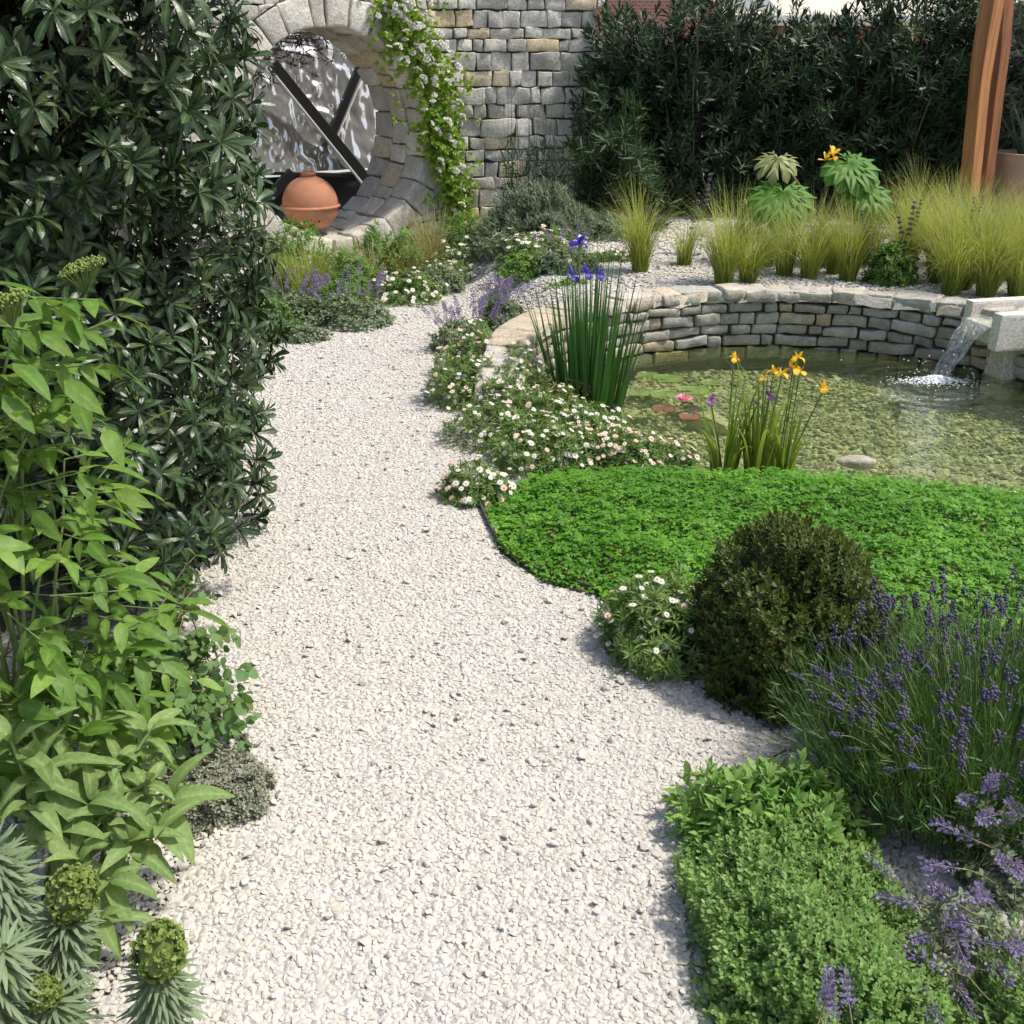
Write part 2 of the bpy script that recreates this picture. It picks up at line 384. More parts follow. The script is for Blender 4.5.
def glass_mat():
    m, nt = nodes_of('rippled_glass'); p = N_(nt, 'ShaderNodeBsdfPrincipled', Roughness=.10, Metallic=1.0); p.inputs['Base Color'].default_value = (.78, .75, .70, 1)
    d = N_(nt, 'ShaderNodeBsdfDiffuse'); d.inputs[0].default_value = (.42, .42, .41, 1); mx = nt.nodes.new('ShaderNodeMixShader'); mx.inputs[0].default_value = .38
    nt.links.new(p.outputs[0], mx.inputs[1]); nt.links.new(d.outputs[0], mx.inputs[2]); finish(nt, mx.outputs[0]); return m
M['mirror'] = glass_mat()
M['fence'] = plain('black_fence_board', (.012, .013, .013), .8, (.022, .022, .02), 10)
M['edge'] = plain('edging_steel', (.05, .045, .035), .7, (.10, .09, .07), 30)
M['cream'] = plain('cream_roof', (.60, .55, .44), .7, (.66, .61, .5), 3)
M['darkwin'] = plain('dark_window', (.03, .03, .035), .15)
def brick_mat():
    m, nt = nodes_of('brick'); co = objco(nt)
    mp = N_(nt, 'ShaderNodeMapping'); mp.inputs['Rotation'].default_value = (PI / 2, 0, 0); nt.links.new(co, mp.inputs[0])
    b = N_(nt, 'ShaderNodeTexBrick', Scale=4.5); b.inputs['Color1'].default_value = (.30, .10, .06, 1); b.inputs['Color2'].default_value = (.24, .12, .08, 1); b.inputs['Mortar'].default_value = (.35, .30, .25, 1)
    b.inputs['Mortar Size'].default_value = .02
    nt.links.new(mp.outputs[0], b.inputs['Vector'])
    p = N_(nt, 'ShaderNodeBsdfPrincipled', Roughness=.85); nt.links.new(b.outputs[0], p.inputs['Base Color']); finish(nt, p.outputs[0]); return m
M['brick'] = brick_mat()

# ------------------------------------------------------------------ templates
def leaf_t(n=4, prof='ell', wid=.3, fold=.2, droop=.3, wav=0.0):
    t = np.linspace(0, 1, n + 1)
    if prof == 'obov': w = t ** 1.15 * (1 - t) ** .36
    elif prof == 'lance': w = np.sin(PI * t ** .75) ** .95
    elif prof == 'round': w = np.sin(PI * np.clip(t, 0, 1)) ** .55
    elif prof == 'strap': w = np.clip(t * 6, 0.3, 1) * (1 - t ** 4) ** .9
    else: w = np.sin(PI * t) ** .85
    w = w / w.max() * wid / 2 + .012
    a = droop * t
    y = np.concatenate([[0], np.cumsum(np.cos((a[1:] + a[:-1]) / 2))]) / n
    z = -np.concatenate([[0], np.cumsum(np.sin((a[1:] + a[:-1]) / 2))]) / n
    zz = fold * w + wav * np.sin(t * 9)
    v = np.stack([np.stack([-w, y, z + zz], 1), np.stack([0 * w, y, z], 1), np.stack([w, y, z + fold * w - wav * np.sin(t * 9 + 1)], 1)], 1).reshape(-1, 3)
    f = []
    for i in range(n):
        b = i * 3; f += [[b, b + 1, b + 4, b + 3], [b + 1, b + 2, b + 5, b + 4]]
    return v, [np.array(f)], np.tile([0., 1., 0.], n + 1)

def merge_t(parts):
    V, W, fs, n = [], [], {3: [], 4: []}, 0
    for (v, f, w) in parts:
        V.append(v); W.append(w)
        for a in f: fs[a.shape[1]].append(a + n)
        n += len(v)
    return np.concatenate(V), [np.concatenate(fs[k]) for k in (3, 4) if fs[k]], np.concatenate(W)

def rotz(v, a):
    c, s = math.cos(a), math.sin(a); return v @ np.array([[c, s, 0], [-s, c, 0], [0, 0, 1]])
def rotx(v, a):
    c, s = math.cos(a), math.sin(a); return v @ np.array([[1, 0, 0], [0, c, s], [0, -s, c]])

def ico(sub=1):
    bm = bmesh.new(); bmesh.ops.create_icosphere(bm, subdivisions=sub, radius=1)
    v = np.array([x.co[:] for x in bm.verts]); f = np.array([[x.index for x in p.verts] for p in bm.faces]); bm.free()
    return v, [f], np.zeros(len(v))
ICO1, ICO2 = ico(1), ico(2)
_o = np.array([[1, 0, 0], [-1, 0, 0], [0, 1, 0], [0, -1, 0], [0, 0, 1], [0, 0, -1]], float)
OCTA = (_o, [np.array([[0, 2, 4], [2, 1, 4], [1, 3, 4], [3, 0, 4], [2, 0, 5], [1, 2, 5], [3, 1, 5], [0, 3, 5]])], np.zeros(6))

# ------------------------------------------------------------------ plant tools
def frames(d, n):
    d = norm(d); x = norm(np.cross(d, n) + 1e-6); z = np.cross(x, d)
    return np.stack([x, d, z], -1)

def rand_dirs(n):
    return norm(RNG.normal(size=(n, 3)))

def shell(n, c, rad, p=2.4, lump=.12, zmin=-1, inner=.3, lf=2.5, seed=1, zmax=2):
    rad = np.asarray(rad, float); c = np.asarray(c, float)
    d = rand_dirs(n * 3); q = d / (np.abs(d) ** p).sum(1, keepdims=True) ** (1 / p)
    k = (q[:, 2] > zmin) & (q[:, 2] < zmax); q = q[k][:n]; d = d[k][:n]
    nn = norm(np.sign(q) * np.abs(q) ** (p - 1) / rad)
    s = 1 + lump * vnoise(q * lf + seed * 7.3, seed) + lump * .5 * vnoise(q * lf * 2.3 + seed, seed + 3)
    s = s * (1 - inner * RNG.random(len(q)) ** 2)
    return c + q * rad * s[:, None], nn

def whorls(acc, tips, axes, K, T, L, lv=.25, tilt=(50, 95), mi=0, spread=0.0, flat=0.0):
    """K leaves round each axis; flat turns leaf faces towards the sky"""
    N = len(tips); axes = norm(axes)
    a = np.where(np.abs(axes[:, 2:3]) > .9, np.array([[1., 0, 0]]), np.array([[0, 0, 1.]]))
    u = norm(np.cross(axes, a)); v = np.cross(axes, u)
    az = (np.arange(K)[None] * 2.39996 + U(0, 6.28, (N, 1)) + U(-.25, .25, (N, K)))
    ti = np.radians(np.linspace(tilt[1], tilt[0], K)[None] + U(-10, 10, (N, K)))
    d = np.cos(ti)[..., None] * axes[:, None] + np.sin(ti)[..., None] * (np.cos(az)[..., None] * u[:, None] + np.sin(az)[..., None] * v[:, None])
    nrm = axes[:, None] * (1 - flat) + np.array([0, 0, 1.]) * flat + RNG.normal(size=(N, K, 3)) * .12
    l = L * (1 + lv * U(-1, 1, (N, K))) * (1 + .12 * RNG.normal(size=(N, 1)))
    t = tips[:, None] - axes[:, None] * (np.linspace(spread, 0, K)[None, :, None])
    d = d.reshape(-1, 3); nrm = nrm.reshape(-1, 3)
    r2 = np.repeat(RNG.random(N), K)
    acc.inst(T, frames(d, nrm), t.reshape(-1, 3), np.abs(l.ravel()), RNG.random(N * K), r2, mi)

def blades(acc, base, az, th0, th1, L, w, seg=5, mi=0, pw=1.3, r2=None, tw=.6, cup=0):
    N = len(base); t = np.linspace(0, 1, seg + 1)
    th = th0[:, None] + (th1 - th0)[:, None] * t[None] ** pw
    d = np.stack([np.sin(th) * np.cos(az)[:, None], np.sin(th) * np.sin(az)[:, None], np.cos(th)], -1)
    P = np.concatenate([np.zeros((N, 1, 3)), np.cumsum((d[:, 1:] + d[:, :-1]) / 2, 1)], 1) / seg * L[:, None, None] + base[:, None]
    side = np.stack([-np.sin(az), np.cos(az), 0 * az], -1); rad = np.stack([np.cos(az), np.sin(az), 0 * az], -1)
    a = U(-tw, tw, N)[:, None]; side = side * np.cos(a) + rad * np.sin(a)
    wp = w[:, None] * np.clip(1.02 - t[None] ** 1.8, .04, 1) * .5
    V = np.stack([P - side[:, None] * wp[..., None], P + side[:, None] * wp[..., None]], 2).reshape(-1, 3)
    i = np.arange(seg); q = np.stack([i * 2, i * 2 + 1, i * 2 + 3, i * 2 + 2], 1)
    off = (np.arange(N) * (seg + 1) * 2)[:, None, None]
    C = np.empty((N, seg + 1, 2, 3)); C[..., 0] = RNG.random(N)[:, None, None]
    C[..., 1] = (RNG.random(N) if r2 is None else r2)[:, None, None]; C[..., 2] = t[None, :, None]
    acc.add(V, [(q[None] + off).reshape(-1, 4)], C.reshape(-1, 3), mi)
    return P

def tubes(acc, P, r, sides=4, mi=0, col=(.5, .5, 0)):
    P = np.asarray(P, float); N, m, _ = P.shape
    r = np.broadcast_to(np.asarray(r, float), (N, m))
    d = norm(np.gradient(P, axis=1)); a = np.where(np.abs(d[..., 2:3]) > .9, np.array([1., 0, 0]), np.array([0, 0, 1.]))
    u = norm(np.cross(d, a)); v = np.cross(d, u)
    an = np.arange(sides) * 2 * PI / sides
    V = P[:, :, None] + r[:, :, None, None] * (np.cos(an)[:, None] * u[:, :, None] + np.sin(an)[:, None] * v[:, :, None])
    q = []
    for i in range(m - 1):
        for k in range(sides):
            k2 = (k + 1) % sides; q.append([i * sides + k, i * sides + k2, (i + 1) * sides + k2, (i + 1) * sides + k])
    off = (np.arange(N) * m * sides)[:, None, None]
    acc.add(V.reshape(-1, 3), [(np.array(q)[None] + off).reshape(-1, 4)], col, mi)

def curve_pts(a, b, sag=0., m=5, jit=0.0):
    """N polylines from a to b with an upward bow"""
    a = np.asarray(a, float); b = np.asarray(b, float); t = np.linspace(0, 1, m)
    P = a[:, None] * (1 - t)[None, :, None] + b[:, None] * t[None, :, None]
    P[:, :, 2] += sag * (4 * t * (1 - t))[None]
    if jit: P[:, 1:-1] += RNG.normal(size=P[:, 1:-1].shape) * jit
    return P

def sweep(acc, P, sec, sc, mi=0, col=(.5, .5, 0), cap=True):
    P = np.asarray(P, float); m = len(P); k = len(sec)
    d = norm(np.gradient(P, axis=0)); x = norm(np.cross(np.tile([0, 1., 0], (m, 1)), d)); y = np.cross(d, x)
    V = P[:, None] + (np.asarray(sec)[None, :, :1] * x[:, None] + np.asarray(sec)[None, :, 1:] * y[:, None]) * np.asarray(sc)[:, None, None]
    V = V.reshape(-1, 3); q = []
    for i in range(m - 1):
        for j in range(k): q.append([i * k + j, i * k + (j + 1) % k, (i + 1) * k + (j + 1) % k, (i + 1) * k + j])
    tri = []
    if cap:
        V = np.concatenate([V, P[:1], P[-1:]])
        for j in range(k): tri += [[m * k, (j + 1) % k, j], [m * k + 1, (m - 1) * k + j, (m - 1) * k + (j + 1) % k]]
    acc.add(V, [np.array(q)] + ([np.array(tri)] if tri else []), col, mi)

def lathe(acc, prof, c, seg=40, mi=0, col=(.5, .5, 0)):
    prof = np.asarray(prof, float); an = np.arange(seg) * 2 * PI / seg
    V = np.stack([prof[:, None, 0] * np.cos(an), prof[:, None, 0] * np.sin(an), np.repeat(prof[:, 1:2], seg, 1)], -1).reshape(-1, 3) + np.asarray(c)
    q = [[i * seg + j, i * seg + (j + 1) % seg, (i + 1) * seg + (j + 1) % seg, (i + 1) * seg + j] for i in range(len(prof) - 1) for j in range(seg)]
    acc.add(V, [np.array(q)], col, mi)

# rounded, hewn block: grid box in local (u, v, d), rounded and roughened, then mapped
def _box_grid(nx, ny, nz):
    idx = {}; V = []; Q = []
    def g(n): return np.concatenate([[-1], np.linspace(-.86, .86, n - 1), [1]]) if n > 2 else np.linspace(-1, 1, n + 1)
    X, Y, Z = g(nx), g(ny), g(nz)
    def vid(i, j, k):
        if (i, j, k) not in idx: idx[(i, j, k)] = len(V); V.append((X[i], Y[j], Z[k]))
        return idx[(i, j, k)]
    for i in range(nx):
        for j in range(ny):
            for k, fl in ((0, 1), (nz, 0)):
                q = [vid(i, j, k), vid(i + 1, j, k), vid(i + 1, j + 1, k), vid(i, j + 1, k)]; Q.append(q[::-1] if fl else q)
    for i in range(nx):
        for k in range(nz):
            for j, fl in ((0, 0), (ny, 1)):
                q = [vid(i, j, k), vid(i + 1, j, k), vid(i + 1, j, k + 1), vid(i, j, k + 1)]; Q.append(q[::-1] if fl else q)
    for j in range(ny):
        for k in range(nz):
            for i, fl in ((0, 1), (nx, 0)):
                q = [vid(i, j, k), vid(i, j + 1, k), vid(i, j + 1, k + 1), vid(i, j, k + 1)]; Q.append(q[::-1] if fl else q)
    return np.array(V), np.array(Q)
_BG = {}
def block(acc, lo, hi, r, rough, mapf, col, n=(6, 4, 3), nf=9., mi=0, skew=.0):
    if n not in _BG: _BG[n] = _box_grid(*n)
    P, Q = _BG[n]; lo = np.asarray(lo, float); hi = np.asarray(hi, float)
    c = (lo + hi) / 2; h = (hi - lo) / 2
    p = P * h; r_ = min(r, h.min() * .9); q = np.clip(p, -(h - r_), h - r_); e = p - q
    ln = np.linalg.norm(e, axis=1, keepdims=True); p = q + e / np.maximum(ln, 1e-9) * np.minimum(ln, r_)
    off = U(-50, 50, 3)
    dv = np.stack([vnoise(p * nf + off, s) for s in (1, 2, 3)], 1) + .5 * np.stack([vnoise(p * nf * 2.7 + off, s) for s in (4, 5, 6)], 1)
    p = p + dv * rough
    if skew: p[:, 1] += p[:, 0] * U(-skew, skew); p[:, 0] += p[:, 1] * U(-skew, skew)
    acc.add(mapf(p + c), [Q], col, mi)

def box_acc(acc, lo, hi, col=(.5, .5, 0), mi=0, R=None, t=None, r=.004, rough=0.0):
    def mf(p):
        if R is not None: p = p @ np.asarray(R).T
        return p + (np.asarray(t) if t is not None else 0)
    block(acc, lo, hi, r, rough, mf, col, (3, 3, 3), mi=mi)

# ------------------------------------------------------------------ camera, light, sky
cam = bpy.data.cameras.new('camera'); co = bpy.data.objects.new('camera', cam); COL.objects.link(co)
co.location = (0, 0, CAMH); co.rotation_euler = (PI / 2 - PITCH, 0, 0)
cam.sensor_width = 36; cam.sensor_height = 36; cam.angle = 2 * math.atan(512 / F); cam.clip_start = .02; cam.clip_end = 500
scn.camera = co
SUN_EL, SUN_AZ = math.radians(60), math.radians(-3)      # azimuth from +X towards +Y
sd = Vector((math.cos(SUN_EL) * math.cos(SUN_AZ), math.cos(SUN_EL) * math.sin(SUN_AZ), math.sin(SUN_EL)))
sl = bpy.data.lights.new('sun', 'SUN'); sl.energy = 3.5; sl.angle = math.radians(3.5); sl.color = (1, .955, .87)
so = bpy.data.objects.new('sun', sl); COL.objects.link(so); so.rotation_euler = sd.to_track_quat('Z', 'Y').to_euler(); so.location = (6, 3, 9)
w = bpy.data.worlds.new('World'); scn.world = w; w.use_nodes = True; nt = w.node_tree; nt.nodes.clear()
sky = nt.nodes.new('ShaderNodeTexSky'); sky.sky_type = 'NISHITA'; sky.sun_disc = False; sky.sun_elevation = SUN_EL
sky.sun_rotation = PI / 2 - SUN_AZ; sky.air_density = 1.0; sky.dust_density = 3.0; sky.ozone_density = 1.0
bg = nt.nodes.new('ShaderNodeBackground'); bg.inputs[1].default_value = .15; ow = nt.nodes.new('ShaderNodeOutputWorld')
nt.links.new(sky.outputs[0], bg.inputs[0]); nt.links.new(bg.outputs[0], ow.inputs[0])
scn.view_settings.view_transform = 'Standard'; scn.view_settings.look = 'None'; scn.view_settings.gamma = 1; scn.view_settings.exposure = 0.36
scn.render.engine = 'CYCLES'; scn.cycles.use_denoising = True
scn.cycles.max_bounces = 8; scn.cycles.transparent_max_bounces = 12; scn.cycles.caustics_reflective = False; scn.cycles.caustics_refractive = False

# ------------------------------------------------------------------ terrain
PC = np.array([1.51, 4.67]); PR = 1.475; BEDZ = .25; WZ = -.05
def sst(x, a, b):
    t = np.clip((x - a) / (b - a), 0, 1); return t * t * (3 - 2 * t)
def height(x, y):
    x = np.asarray(x, float); y = np.asarray(y, float)
    r = np.hypot(x - PC[0], y - PC[1])
    a = sst(x + .18 * (y - 5.5), -.05, .55) * sst(y, 4.5, 5.3)
    a2 = sst(x, 2.4, 3.0) * sst(y, 4.2, 5.0)
    return np.maximum(a, a2) * BEDZ * sst(r, PR * .8, PR + .05)

gx = np.concatenate([np.linspace(-80, -5, 12)[:-1], np.arange(-5, 6.01, .07), np.linspace(6, 80, 12)[1:]])
gy = np.concatenate([np.linspace(-40, .3, 8)[:-1], np.arange(.3, 11.01, .07), np.linspace(11, 200, 14)[1:]])
X, Y = np.meshgrid(gx, gy, indexing='ij'); Z = height(X, Y) + .006 * vnoise(np.stack([X.ravel() * 3, Y.ravel() * 3, 0 * X.ravel()], 1), 5).reshape(X.shape)
V = np.stack([X, Y, Z], -1).reshape(-1, 3); nx, ny = X.shape
I, J = np.meshgrid(np.arange(nx - 1), np.arange(ny - 1), indexing='ij'); I = I.ravel(); J = J.ravel()
q = np.stack([I * ny + J, (I + 1) * ny + J, (I + 1) * ny + J + 1, I * ny + J + 1], 1)
cc = V[q].mean(1); q = q[np.hypot(cc[:, 0] - PC[0], cc[:, 1] - PC[1]) > PR + .055]
a = Acc(); a.add(V, [q], (.5, .5, 0)); tag(build(a, 'ground', M['ground']), kind='structure')

def bedz(x, y):
    x = np.atleast_1d(np.asarray(x, float)); y = np.atleast_1d(np.asarray(y, float)); return np.maximum(-.012 - .17 * np.clip(y - 3.50, 0, None), -.21) + .02 * vnoise(np.stack([x * 4, y * 4, 0 * x], 1), 9)
rr = np.linspace(0, PR + .17, 30); an = np.arange(72) * 2 * PI / 72
X = PC[0] + rr[:, None] * np.cos(an); Y = PC[1] + rr[:, None] * np.sin(an)
V = np.stack([X.ravel(), Y.ravel(), bedz(X.ravel(), Y.ravel())], 1)
q = np.array([[i * 72 + j, i * 72 + (j + 1) % 72, (i + 1) * 72 + (j + 1) % 72, (i + 1) * 72 + j] for i in range(29) for j in range(72)])
a = Acc(); a.add(V, [q[:, ::-1]], (.5, .5, 0)); tag(build(a, 'pond_bed', M['bed']), kind='structure')
# water: a fan clipped where the bank rises above it
a = Acc(); rr = np.linspace(0, PR + .04, 12); X = PC[0] + rr[:, None] * np.cos(an); Y = PC[1] + rr[:, None] * np.sin(an)
V = np.stack([X.ravel(), Y.ravel(), np.full(X.size, 0.)], 1)
q = np.array([[i * 72 + j, i * 72 + (j + 1) % 72, (i + 1) * 72 + (j + 1) % 72, (i + 1) * 72 + j] for i in range(11) for j in range(72)])
q = q[V[q].mean(1)[:, 1] > 3.6]
a.add(V, [q[:, ::-1]], (.5, .5, 0)); wo = build(a, 'water', M['water']); wo.location = (0, 0, WZ); tag(wo, kind='structure')

# ------------------------------------------------------------------ path and gravel
left = [(60, 1100), (130, 960), (215, 835), (262, 775), (215, 690), (190, 610), (245, 520), (262, 450), (262, 380), (285, 335), (370, 318), (440, 292)]
right = [(500, 288), (468, 300), (440, 330), (432, 385), (470, 420), (450, 490), (490, 520), (520, 565), (600, 600), (640, 660), (740, 715), (790, 750), (700, 800), (680, 870), (690, 1000), (720, 1100)]
PATH = np.array([gp(*p)[:2] for p in left + right])
bm = bmesh.new(); vs = [bm.verts.new((x, y, .011)) for x, y in PATH]; bm.faces.new(vs); bmesh.ops.triangulate(bm, faces=bm.faces[:])
for f in bm.faces:
    if f.normal.z < 0: f.normal_flip()
me = bpy.data.meshes.new('gravel_path'); bm.to_mesh(me); bm.free(); me.materials.append(M['ground'])
po = bpy.data.objects.new('gravel_path', me); COL.objects.link(po); tag(po, kind='structure')

def inpoly(P, poly):
    x, y = P[:, 0], P[:, 1]; r = np.zeros(len(P), bool); n = len(poly)
    for i in range(n):
        (x0, y0), (x1, y1) = poly[i], poly[i - 1]
        c = ((y0 > y) != (y1 > y)); r ^= c & (x < (x1 - x0) * (y - y0) / (y1 - y0 + 1e-12) + x0)
    return r

CLOVER = np.array([gp(*p, .03)[:2] for p in [(485, 508), (500, 548), (545, 578), (600, 592), (640, 640), (760, 690), (1150, 760), (1150, 500), (1024, 490), (930, 482), (840, 474), (770, 470), (700, 470), (620, 468), (540, 472), (500, 488)]])

def stone_templates(n, flat=.40, npts=15):
    T = []
    for _ in range(n):
        bm = bmesh.new()
        d = rand_dirs(npts) * U(.86, 1.0, (npts, 1)) * np.array([1, U(.65, .9), U(flat * .8, flat * 1.2)])
        for p in d: bm.verts.new(p)
        r = bmesh.ops.convex_hull(bm, input=bm.verts)
        bmesh.ops.delete(bm, geom=[g for g in r['geom_interior'] if isinstance(g, bmesh.types.BMVert)], context='VERTS')
        bm.verts.index_update(); bmesh.ops.triangulate(bm, faces=bm.faces[:])
        T.append((np.array([v.co[:] for v in bm.verts]), [np.array([[v.index for v in f.verts] for f in bm.faces])], np.zeros(len(bm.verts)))); bm.free()
    return T

def rand_rot(n, tilt=.6):
    az = U(0, 2 * PI, n); up = norm(np.stack([RNG.normal(size=n) * tilt, RNG.normal(size=n) * tilt, np.ones(n)], 1))
    d = np.stack([np.cos(az), np.sin(az), 0 * az], 1); d = norm(d - up * (d * up).sum(1, keepdims=True))
    return np.stack([d, np.cross(up, d), up], -1)

ST = stone_templates(24)
def scatter(acc, P, size, T=ST, tilt=.13, sig=.26, lift=.06):
    n = len(P); which = RNG.integers(0, len(T), n); s = size * np.exp(RNG.normal(size=n) * sig); R = rand_rot(n, tilt)
    P = P.copy(); P[:, 2] += s * lift
    for k in range(len(T)):
        m = which == k
        acc.inst(T[k], R[m], P[m], s[m], RNG.random(m.sum()), RNG.random(m.sum()))

def jgrid(x0, x1, y0, y1, sp):
    X, Y = np.meshgrid(np.arange(x0, x1, sp), np.arange(y0, y1, sp * .87), indexing='ij')
    X = X + (np.arange(X.shape[1]) % 2) * sp * .5
    P = np.stack([X.ravel(), Y.ravel()], 1) + U(-.42, .42, (X.size, 2)) * sp
    return P

a = Acc()
for (x0, x1, y0, y1, sp, sz) in ((-1.15, 1.2, 1.0, 2.7, .0118, .0090), (-1.2, .75, 2.7, 4.6, .0125, .0090), (-2.3, .5, 4.6, 9.2, .0145, .0102), (.2, 5.2, 5.6, 9.6, .030, .018), (.75, 2.4, 2.0, 2.5, .025, .014)):
    P = jgrid(x0, x1, y0, y1, sp); P = P[np.abs(P[:, 0]) < P[:, 1] * .6 + .35]
    P = P[np.hypot(P[:, 0] - PC[0], P[:, 1] - PC[1]) > PR + .12]; P = P[~inpoly(P, CLOVER)]
    z = height(P[:, 0], P[:, 1]) + np.where(inpoly(P, PATH), .0105, .002)
    scatter(a, np.column_stack([P, z]), sz)
    k = RNG.random(len(P)) < .012                       # a loose upper layer
    Q = np.column_stack([P[k] + U(-.01, .01, (k.sum(), 2)), z[k] + .008]); scatter(a, Q, sz * 1.1, tilt=.4, sig=.30)
tag(build(a, 'gravel', M['gravel'], smooth=False), 'crushed white limestone gravel covering the path and planting beds', 'gravel', kind='stuff')

# pebbles on the pond floor
PT = stone_templates(16, .45, 20)
P = jgrid(PC[0] - PR, PC[0] + PR, 3.5, PC[1] + PR, .028); P = P[np.hypot(P[:, 0] - PC[0], P[:, 1] - PC[1]) < PR]; P = P[~inpoly(P, CLOVER)]
a = Acc(); scatter(a, np.column_stack([P, bedz(P[:, 0], P[:, 1]) + .004]), .0145, PT, .3, .45, .15)
tag(build(a, 'pond_pebbles', M['pebble'], smooth=False), 'flat brown and grey pebbles under the shallow pond water', 'pebbles', kind='stuff')

# ------------------------------------------------------------------ garden wall with the moon gate
G = np.array([-1.43, 8.85]); T0 = math.radians(36); RI, RO, GZ, TH = .81, 1.03, .975, .82
sg = np.linspace(-2.6, 3.0, 561); th = np.where(sg < .80, T0, T0 + (math.radians(11) - T0) * sst(sg, .80, 1.35))
dx = np.cos(th); dy = np.sin(th); i0 = np.argmin(np.abs(sg))
wx = np.concatenate([[0], np.cumsum((dx[1:] + dx[:-1]) / 2 * np.diff(sg))]); wy = np.concatenate([[0], np.cumsum((dy[1:] + dy[:-1]) / 2 * np.diff(sg))])
wx += G[0] - wx[i0]; wy += G[1] - wy[i0]
def wall_map(p):
    s, z, d = p[:, 0], p[:, 1], p[:, 2]; t = np.interp(s, sg, th)
    return np.stack([np.interp(s, sg, wx) - np.sin(t) * d, np.interp(s, sg, wy) + np.cos(t) * d, z], 1)
def wall_px(s):
    p = wall_map(np.array([[s, 1.5, 0]]))[0]; zz = p[1] * math.cos(PITCH) + .1 * math.sin(PITCH); return 512 + F * p[0] / zz
SE = [s for s in np.arange(1, 3, .01) if wall_px(s) > 594][0]
def clampring(p, R):
    v = p[:, :2] - np.array([0, GZ]); l = np.linalg.norm(v, axis=1, keepdims=True); m = (l < R)[:, 0]
    p = p.copy(); p[m, :2] = np.array([0, GZ]) + v[m] / np.maximum(l[m], 1e-6) * R; return p
wall = thing('garden_wall', 'tall dry stone garden wall pierced by a round moon gate', 'wall', (G[0], G[1], 0))
def stcol(py=.08): return (U(0, 1) ** 1.1, U(.6, 1) if RNG.random() < py else U(0, .14), 0)
a = Acc(); z = 0.0
while z < 2.3:
    h = U(.08, .155); s = -1.75
    while s < SE - .02:
        wdt = U(.09, .18) if RNG.random() < .6 else U(.18, .32)
        if s > .9 and RNG.random() < .12: wdt = h * U(.9, 1.1)
        e = min(s + wdt, SE)
        if SE - e < .1: e = SE
        cs = (s + e) / 2; cz = z + h / 2
        near = min(np.hypot(u, v - GZ) for u in (s, e, cs) for v in (z, z + h, cz)); far = max(np.hypot(u, v - GZ) for u in (s, e) for v in (z, z + h))
        if far > RO + .05:
            f = (lambda p: wall_map(clampring(p, RO + .012))) if near < RO + .06 else wall_map
            g = .0045
            block(a, (s + g, z + g, -U(0, .020)), (e - g, z + h - g, .16 if e < SE else TH), .007, .014, f, stcol(), (6, 4, 3), 10, skew=.045)
        s = e
    z += h
build(a, 'stone_face', M['stone'], wall)
# gate ring: voussoirs in front, courses of the reveal behind
a = Acc()
def polar(p):      # u = angle, v = radius, d = depth
    return wall_map(np.stack([p[:, 1] * np.sin(p[:, 0]), GZ + p[:, 1] * np.cos(p[:, 0]), p[:, 2]], 1))
for (d0, d1, n, ro) in ((-.03, .25, 27, RO), (.256, .52, 26, .94), (.526, TH, 27, .94)):
    cuts = np.sort((np.arange(n) + U(-.28, .28, n)) * 2 * PI / n)
    for i in range(n):
        u0 = cuts[i]; u1 = cuts[(i + 1) % n] + (2 * PI if i == n - 1 else 0)
        ga = .006 / RI; rot = U(-.03, .03)
        def fp(p, rot=rot, um=(u0 + u1) / 2): 
            p = p.copy(); p[:, 0] = um + (p[:, 0] - um) / .9; return polar(p)
        # angles are scaled into metres so that rounding is even
        k = .9
        def mp(p, um=(u0 + u1) / 2): 
            q = p.copy(); q[:, 0] = p[:, 0] / k; return polar(q)
        block(a, ((u0 + ga) * k, RI + U(-.012, .012), d0), ((u1 - ga) * k, ro + (U(-.03, .05) if d0 < 0 else 0), d1), .012, .014, mp, stcol(.07), (5, 5, 5), 8)
build(a, 'gate_ring', M['stone'], wall)
# joints: recessed core
a = Acc()
ss = np.arange(-1.9, SE - .03, .06); zs = np.arange(-.05, 2.28, .06)
for d in (.05, TH - .02):
    S, Zg = np.meshgrid(ss, zs, indexing='ij'); p = np.stack([S.ravel(), Zg.ravel(), np.full(S.size, d)], 1); n2 = len(zs)
    I, J = np.meshgrid(np.arange(len(ss) - 1), np.arange(n2 - 1), indexing='ij'); I = I.ravel(); J = J.ravel()
    q = np.stack([I * n2 + J, (I + 1) * n2 + J, (I + 1) * n2 + J + 1, I * n2 + J + 1], 1); c = p[q].mean(1)
    q = q[np.hypot(c[:, 0], c[:, 1] - GZ) > .92]; a.add(wall_map(p), [q], (.5, .5, 0))
an = np.linspace(0, 2 * PI, 61); dd = np.array([.02, TH - .03])
p = np.array([[A, .845, d] for A in an for d in dd]); a.add(polar(p), [np.array([[2 * i, 2 * i + 1, 2 * i + 3, 2 * i + 2] for i in range(60)])], (.5, .5, 0))
p = np.array([[SE - .05, zz, d] for zz in (-.05, 2.25) for d in (.05, TH - .02)]); a.add(wall_map(p), [np.array([[0, 1, 3, 2]])], (.5, .5, 0))
build(a, 'joint_core', M['joint'], wall)
a = Acc(); s = -1.8
while s < SE:
    e = min(s + U(.35, .6), SE + .03); block(a, (s + .006, 2.30, -.05), (e - .006, 2.37, TH + .04), .015, .006, wall_map, stcol(.05), (6, 3, 5)); s = e
build(a, 'coping', M['stone'], wall)

